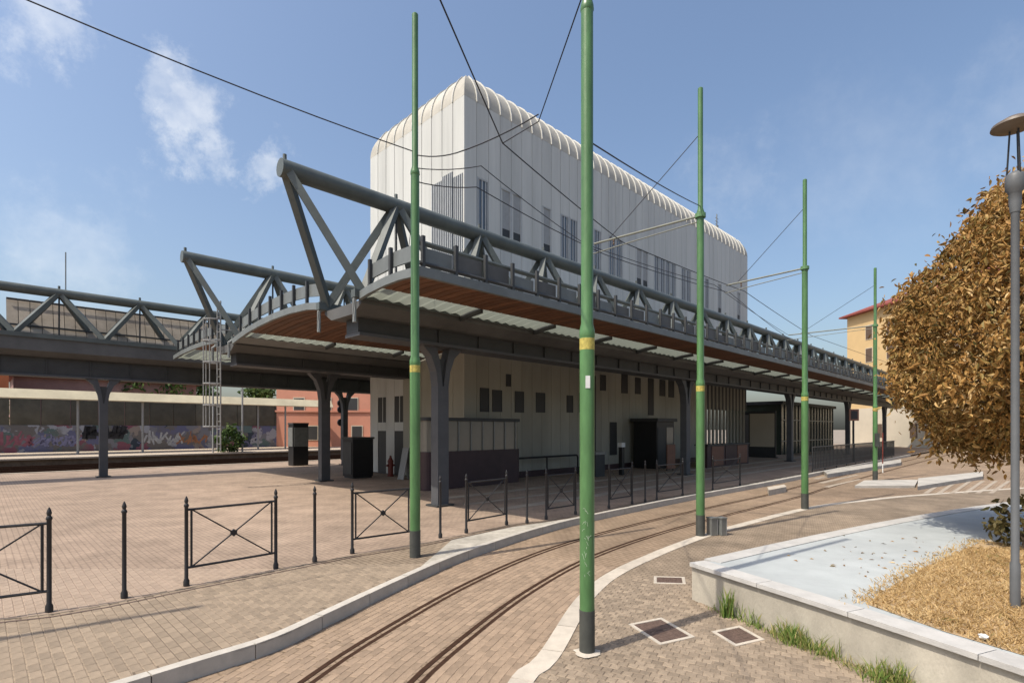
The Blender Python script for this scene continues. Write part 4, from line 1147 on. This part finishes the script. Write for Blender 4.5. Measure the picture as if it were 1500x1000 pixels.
# ------------------------------------------------------------------ left background: railway, platform, graffiti wall, houses
tag(MB().box(-45, 100, 39.6, 49.5, T - .04, T - .02).build('railway_ballast', M['ballast'], None, (-45, 39.6, 0), loc=W(-45, 39.6, 0), rz=RZ), kind='structure')
tag(MB().box(-45, 100, 39.2, 39.6, T, .02).build('plaza_edge', M['platform'], None, (-45, 39.2, 0), loc=W(-45, 39.2, 0), rz=RZ), kind='structure')
tag(MB().box(-45, 100, 49.75, 70, T - .03, .26).build('platform_wall', M['ballast'], None, (-45, 49.6, 0), loc=W(-45, 49.6, 0), rz=RZ), kind='structure')
tag(MB().box(-45, 100, 49.6, 70, .263, .38).build('platform', M['platform'], None, (-45, 49.6, 0), loc=W(-45, 49.6, 0), rz=RZ), kind='structure')
for k, bb in enumerate((42.2, 43.7, 46.2, 47.7)):
    tag(MB().box(-40, 60, bb, bb + .08, T - .02, T + .12).build('railway_rail', M['rail'], None, (-40, bb, 0), loc=W(-40, bb, 0), rz=RZ), ('rusty railway rail on the brown ballast, ' + ('nearest to the plaza', 'second from the plaza', 'third from the plaza', 'nearest to the opposite platform')[k]), 'rail', 'railway rails beyond the plaza')
gw = thing('graffiti_wall', 'long grey wall covered in faded graffiti behind the platform', 'wall', W(-30, 62, .38), RZ)
MB().box(0, 58, 0, .4, 0, 2.35).build('wall', M['graffiti'], gw)
for k in range(29): MB().box(k * 2 + .03, k * 2 + 1.97, .06, .3, 2.353, 4.6).build('upper_panel', M['shaded_olive'], gw)
MB().box(-.1, 58.1, .02, .38, 4.603, 4.75).build('coping', M['concrete'], gw)
# dark painted letters on the wall, as they stand: unreadable tags
tagp = MB()
for px in (124, 130, 137, 158, 164, 171, 176):
    x = a_at(px, 62) + 30
    tagp.bar((x, -.012, 1.1), (x + random.uniform(-.3, .4), -.012, 2.3), .02, .42)
    tagp.bar((x - .2, -.012, 1.5 + random.uniform(-.2, .5)), (x + .6, -.012, 1.4 + random.uniform(-.2, .5)), .02, .34)
for ci, (cn, cc, x0_, x1_) in enumerate((('lilac_spray', (.22, .23, .40), 45, 112), ('rose_spray', (.30, .12, .17), -5, 45), ('pale_spray', (.42, .45, .50), 212, 262), ('rust_spray', (.34, .17, .10), 262, 300))):
    pm = mat(cn, cc, .9, .3, 3); sp = MB(); px = x0_
    while px < x1_:
        x = a_at(px, 62) + 30; h = random.uniform(1.0, 1.5); z = .45
        for q in range(3):
            xa, xb, za, zb = x + random.uniform(-.3, .5), x + random.uniform(-.2, .7), z + random.uniform(0, .3), z + h * random.uniform(.5, 1)
            sp.bar((xa, -.006 - .002 * q, za), (xb, -.006 - .002 * q, zb), .006, random.uniform(.10, .2))
        px += random.uniform(6, 9)
    tag(sp.build('painted_tag', pm, gw), cn.split('_')[0] + ' coloured faded graffiti letters', kind='stuff')
tag(tagp.build('painted_tag', M['cable'], gw), 'dark blue-black graffiti letters')
sh = thing('platform_shelter', 'long platform shelter with a cream sloping roof edge and thin poles', 'shelter', W(-25, 54, .38), RZ)
MB().sweep([(0, 4.35), (.55, 5.05), (.7, 5.05), (4.5, 4.8), (4.5, 4.6), (.3, 4.3)], 0, 52).build('roof_edge', M['creamy'], sh)
for px in (114, 209, 355, 378, 418):
    x = a_at(px, 54.6) + 25
    MB().tube([(x, .6, 0), (x, .6, 4.35)], .09, 8).build('pole', M['galv'], sh)
# tall white poles in front
for px, y0, lab in ((312, 655, 'thin white pole at the platform beside the caged ladder'), (355, 655, 'thin white pole at the platform right of the caged ladder')):
    p = W(a_at(px, 50.5), 50.5, .38)
    o = thing('platform_lamp', lab, 'pole', p, 0, 'thin platform poles'); MB().tube([(0, 0, 0), (0, 0, 6.4)], .08, 6).build('shaft', M['galv'], o); MB().box(-.5, .5, -.15, .15, 6.4, 6.55).build('head', M['galv'], o)
def leaf_ball(n, rx, ry, rz, cz, size, droop=.3, shell=.55, egg=None, clumps=0):
    mb = MB(); cl_ = []
    for k in range(clumps):
        while True:
            v = Vector((random.uniform(-1, 1), random.uniform(-1, 1), random.uniform(-1, 1)))
            if .3 < v.length < 1.0: break
        cl_.append(v.normalized() * random.uniform(.72, 1.02))
    for k in range(n):
        if cl_ and random.random() < .8:
            c = random.choice(cl_); v = c + Vector((random.gauss(0, .15), random.gauss(0, .15), random.gauss(0, .13)))
        else:
            v = Vector((random.gauss(0, 1), random.gauss(0, 1), random.gauss(0, 1))).normalized() * (shell + (1 - shell) * random.random())
        if egg: 
            zz = v.z; f = egg(zz); p = Vector((v.x * rx * f, v.y * ry * f, cz + zz * rz))
        else: p = Vector((v.x * rx, v.y * ry, cz + v.z * rz))
        s = size * random.uniform(.6, 1.3)
        d = Vector((random.gauss(0, 1), random.gauss(0, 1), random.gauss(-droop * 2, .8))).normalized()
        w = d.cross(Vector((random.gauss(0, 1), random.gauss(0, 1), random.gauss(0, 1)))).normalized() * s * .24
        nn = d.cross(w).normalized() * s * .08
        mb.quad(p, p + d * s * .35 + w + nn, p + d * s * .75 + w * .7 + nn, p + d * s, p + d * s * .7 - w * .75 + nn, p + d * s * .3 - w + nn)
    return mb
def leafmesh(mb, name, m):
    me = bpy.data.meshes.new(name); me.from_pydata(mb.v, [], mb.f); me.materials.append(m); return me
def bush(name, label, loc, n, r, h, size, m, cat='bush', group=None, trunk=0.0):
    t = thing(name, label, cat, loc, random.uniform(0, 6), group)
    o = place(leafmesh(leaf_ball(n, r, r, h / 2, trunk + h / 2, size, clumps=18), 'crown', M[m]), 'crown', t)
    tag(o, kind='stuff')
    mb = MB().tube([(0, 0, 0), (.05, 0, trunk + h * .5)], [max(.03, r * .07), max(.015, r * .03)], 8)
    for k in range(5):
        an = k * 1.26; mb.tube([(.03, 0, trunk + h * .15), (math.cos(an) * r * .6, math.sin(an) * r * .6, trunk + h * (.45 + .08 * k))], [max(.02, r * .03), .01], 6)
    mb.build('trunk', M['bark'], t)
bush('shrub', 'bright green bush growing at the platform below the caged ladder', W(a_at(336, 50.8), 50.8, .3), 1500, 1.0, 2.3, .28, 'greenleaf')
for k, (px, bb, r, h, lab) in enumerate(((228, 75, 4.5, 11, 'dark green tree showing between the canopy and the shelter roof'), (262, 78, 4, 10.5, 'smaller green tree right of the dark one above the shelter roof'), (400, 72, 3.4, 9.5, 'yellow green tree left of the salmon house'))):
    bush('tree', lab, W(a_at(px, bb), bb, .2), 2200, r, h * .75, .6, 'greenleaf', 'tree', 'trees behind the railway', h * .25)
def house(name, label, loc, rz, w, d, h, wall, roof, rh, wins, over=.5, win_m='shutter', wh=1.5, ww=1.1):
    t = thing(name, label, 'house', loc, rz)
    MB().box(0, w, 0, d, 0, h).build('wall', M[wall], t)
    MB().box(-.15, w + .15, -.15, d + .15, h * .48, h * .48 + .2).build('string_course', M[wall], t)
    r = MB(); o = over; m = min(w, d) / 2 + o
    r.v = [(-o, -o, h), (w + o, -o, h), (w + o, d + o, h), (-o, d + o, h), (-o, -o, h + .22), (w + o, -o, h + .22), (w + o, d + o, h + .22), (-o, d + o, h + .22)]
    if w >= d: r.v += [(m - o, d / 2, h + rh), (w + o - m, d / 2, h + rh)]; r.f = [(4, 5, 9, 8), (5, 6, 9), (6, 7, 8, 9), (7, 4, 8)]
    else: r.v += [(w / 2, m - o, h + rh), (w / 2, d + o - m, h + rh)]; r.f = [(4, 5, 8), (5, 6, 9, 8), (6, 7, 9), (7, 4, 8, 9)]
    r.f += [(3, 2, 1, 0)] + [(i, (i + 1) % 4, 4 + (i + 1) % 4, 4 + i) for i in range(4)]
    ro = r.build('roof', M[roof], t)
    MB().box(w * .4, w * .4 + .7, d * .45, d * .45 + .7, h + rh * .55, h + rh + 1).build('chimney', M[wall], ro)
    for face, x, z in wins:
        fr = MB()
        if face == 'f': fr.box(x - ww / 2 - .1, x + ww / 2 + .1, -.06, -.003, z - .1, z + wh + .1)
        else: fr.box(-.06, -.003, x - ww / 2 - .1, x + ww / 2 + .1, z - .1, z + wh + .1)
        f = fr.build('window', M['palewall'], t)
        p = MB()
        if face == 'f': p.box(x - ww / 2, x + ww / 2, -.085, -.063, z, z + wh)
        else: p.box(-.085, -.063, x - ww / 2, x + ww / 2, z, z + wh)
        p.build('pane', M[win_m], f)
    return t
# salmon house beyond the railway, seen under the canopy
house('salmon_house', 'salmon pink house with dark windows seen under the canopy beside the white building', W(a_at(405, 62), 62, 0), R(4), 26, 9, 9.0, 'pinkwall', 'redroof', 2.5, [('f', x, z) for x in (2.5, 5.5, 8.5, 11.5, 14.5, 17.5, 20.5, 23.5) for z in (4.4,)] + [('f', x, 1.2) for x in (4, 9, 16, 22)], win_m='darkpane')
house('red_house', 'low dull rose house peeping above the platform shelter at the far left', W(a_at(20, 72), 72, 0), RZ, 16, 9, 7.6, 'rosewall', 'redroof', 2.2, [('f', 3, 4.6), ('f', 8, 4.6), ('f', 13, 4.6)])
house('orange_house', 'orange red house at the left edge above the end of the canopy', W(a_at(-90, 64), 64, 0), RZ, (a_at(13, 64) - a_at(-90, 64)), 9, 10.6, 'brick', 'redroof', 2.6, [('f', 2, 8.4), ('f', 5, 8.4)])
# railway signals seen under the canopy
for px, lab in ((500, 'black railway signal with two round heads on a thin mast'), ):
    p = W(a_at(px, 39.0), 39.0, 0)
    s = thing('railway_signal', lab, 'signal', p, RZ); MB().tube([(0, 0, 0), (0, 0, 5.0)], .06, 6).build('mast', M['black'], s)
    for z in (2.9, 3.9, 4.4): 
        m2 = MB().lathe([(.28, -.06), (.28, .06)], 14); m2.v = [(x - .15, z2 - .2, y + z) for x, y, z2 in m2.v]; m2.build('signal_head', M['black'], s)
bn = simple('platform_bench', 'pale bench row on the opposite platform under the salmon house', 'bench', a_at(505, 51), 51, [('seat', (0, 5, 0, .5, .85, 1.0), 'creamy'), ('leg', (.3, .4, .1, .4, .38, .848), 'steeld'), ('leg', (4.5, 4.6, .1, .4, .38, .848), 'steeld'), ('leg', (2.4, 2.5, .1, .4, .38, .848), 'steeld')])

# ------------------------------------------------------------------ ochre house on the right
hp = gp(1241, 655, 0); yy = 82.0; hx = (1241 - 750) / F_PX * yy
ZE = CAM_H + (HZ - 466) / F_PX * yy
OW = 24
oh = house('ochre_house', 'tall ochre apartment house with a red hipped roof behind the end of the canopy', (hx, yy, 0), R(-86), OW, 15, ZE, 'yellowwall', 'redroof', 3.6, [('f', x, z) for x in (4.6, 8.6, 13.5, 18.5) for z in (ZE - 3.9, ZE - 7.2, ZE - 11.2)] + [('f', 6.5, 1.2), ('f', 12.5, 1.2)], .8, 'shutter', 1.9, 1.2)
MB().box(-.03, OW + .03, -.05, -.012, 0, 5.4).build('ground_storey', M['palewall'], oh)
for k in range(3): MB().tube([(9 + k * 1.5, 6, ZE + 2.5), (9 + k * 1.5, 6, ZE + 5.6)], .05, 5).build('aerial', M['greymetal'], oh)
# distant greenery and buildings to close the horizon
for k in range(5):
    a = (-18, 8, 34, 60, 95)[k]; p = W(a, 128 + random.uniform(0, 30), -.2)
    bush('tree', 'distant green tree among the houses far beyond the railway', p, 900, 5, 8, 1.1, 'greenleaf', 'tree', 'distant trees beyond the railway', 1.5)

# ------------------------------------------------------------------ brown tree and lamp post on the podium
TP = Vector((10.1, 9.3, .39))
bt_ = thing('brown_tree', 'big egg-shaped tree with dry brown and olive leaves on the raised bed', 'tree', TP)
def egg_f(z):
    if z > -.1: return max(.02, 1 - ((z + .1) / 1.1) ** 1.6)
    if z < -.45: return max(.2, 1 - ((-z - .45) / .55) ** 1.8 * .8)
    return 1.0
def tree_crown(n, r, rz, cz, size):
    mb = MB(); cl_ = []
    for k in range(260):
        z = random.uniform(-.86, .98); cl_.append((z, random.uniform(0, 6.283), random.uniform(.80, 1.03)))
    def pos(z, ph, rad): 
        f = egg_f(max(-1, min(1, z))) * r * rad
        return Vector((f * math.cos(ph), f * math.sin(ph), cz + z * rz))
    for k in range(n):
        if random.random() < .5:
            z, ph, rad = random.choice(cl_); p = pos(z, ph, rad) + Vector((random.gauss(0, .15), random.gauss(0, .15), random.gauss(-.05, .2)))
        else: p = pos(random.uniform(-.85, .97), random.uniform(0, 6.283), 1.0 - .3 * random.random() ** 1.3)
        s = size * random.uniform(.6, 1.35)
        d = Vector((random.gauss(0, .75), random.gauss(0, .75), random.gauss(-.75, .55))).normalized()
        w = d.cross(Vector((random.gauss(0, 1), random.gauss(0, 1), random.gauss(0, .6)))).normalized() * s * .20
        nn = d.cross(w).normalized() * s * .10
        mb.quad(p, p + d * s * .3 + w + nn, p + d * s * .68 + w * .75 + nn * 1.2, p + d * s, p + d * s * .0 + d * s * .35); mb.quad(p, p + d * s * .35, p + d * s, p + d * s * .64 - w * .8 + nn * 1.2, p + d * s * .28 - w + nn)
    return mb
o = place(leafmesh(tree_crown(72000, 2.9, 3.05, 4.25, .118), 'crown', M['dryleaf']), 'crown', bt_); tag(o, kind='stuff')
mb = MB().tube([(0, 0, 0), (.05, .05, 1.2), (-.05, 0, 2.6), (.05, -.05, 6.2)], [.16, .13, .11, .03], 10)
for k in range(18):
    an = k * 2.4; z = 1.1 + k * .25; l = 2.4 * egg_f((z - 3.4) / 3.4)
    mb.tube([(0, 0, z), (math.cos(an) * l * .5, math.sin(an) * l * .5, z + .45), (math.cos(an) * l, math.sin(an) * l, z + .35)], [.06, .035, .012], 6)
mb.build('trunk', M['bark'], bt_)
# low shoots
bush('low_bush', 'small dark bush at the foot of the brown tree on the raised paving', Vector((8.55, 8.95, .39)), 420, .45, .9, .13, 'darkleaf')

lp = gp(1487, 890, .39)
la = thing('street_lamp', 'slim grey lamp post with a flat disc reflector in front of the brown tree', 'lamp post', lp)
MB().lathe([(.047, 0), (.047, .5), (.038, .52), (.038, 4.45), (.044, 4.47)], 14).build('post', M['lampgrey'], la, smooth=True)
MB().lathe([(.044, 4.44), (.056, 4.55), (.058, 4.66), (.088, 4.70), (.088, 4.84), (.075, 4.87), (.03, 4.90)], 16).build('lamp_body', M['lampgrey'], la, smooth=True)
for k in range(3):
    an = k * 2.094 + .4; MB().tube([(math.cos(an) * .07, math.sin(an) * .07, 4.85), (math.cos(an) * .045, math.sin(an) * .045, 5.36)], .010, 6).build('strut', M['black'], la)
MB().lathe([(.02, 5.36), (.18, 5.39), (.215, 5.41), (.205, 5.44), (.10, 5.50), (.02, 5.52)], 24).build('reflector_disc', M['discbrown'], la, smooth=True)

# scraps of litter
lt = thing('litter', 'crumpled white wrapper lying in the dry grass', 'litter', gp(1441, 936, .41))
bm = bmesh.new(); bmesh.ops.create_icosphere(bm, subdivisions=2, radius=.045)
for v in bm.verts: v.co *= random.uniform(.6, 1.15); v.co.z *= .6
me = bpy.data.meshes.new('wrapper'); bm.to_mesh(me); bm.free(); me.materials.append(M['whitepaint']); place(me, 'wrapper', lt, (0, 0, .03))
p = gp(602, 853, T)
bm = bmesh.new(); bmesh.ops.create_icosphere(bm, subdivisions=2, radius=.05)
for v in bm.verts: v.co *= random.uniform(.7, 1.1)
me = bpy.data.meshes.new('paper_scrap'); bm.to_mesh(me); bm.free(); me.materials.append(M['whitepaint'])
tag(place(me, 'paper_scrap', None, p + Vector((0, 0, .03))), 'white paper scrap lying against the kerb on the track side', 'litter')
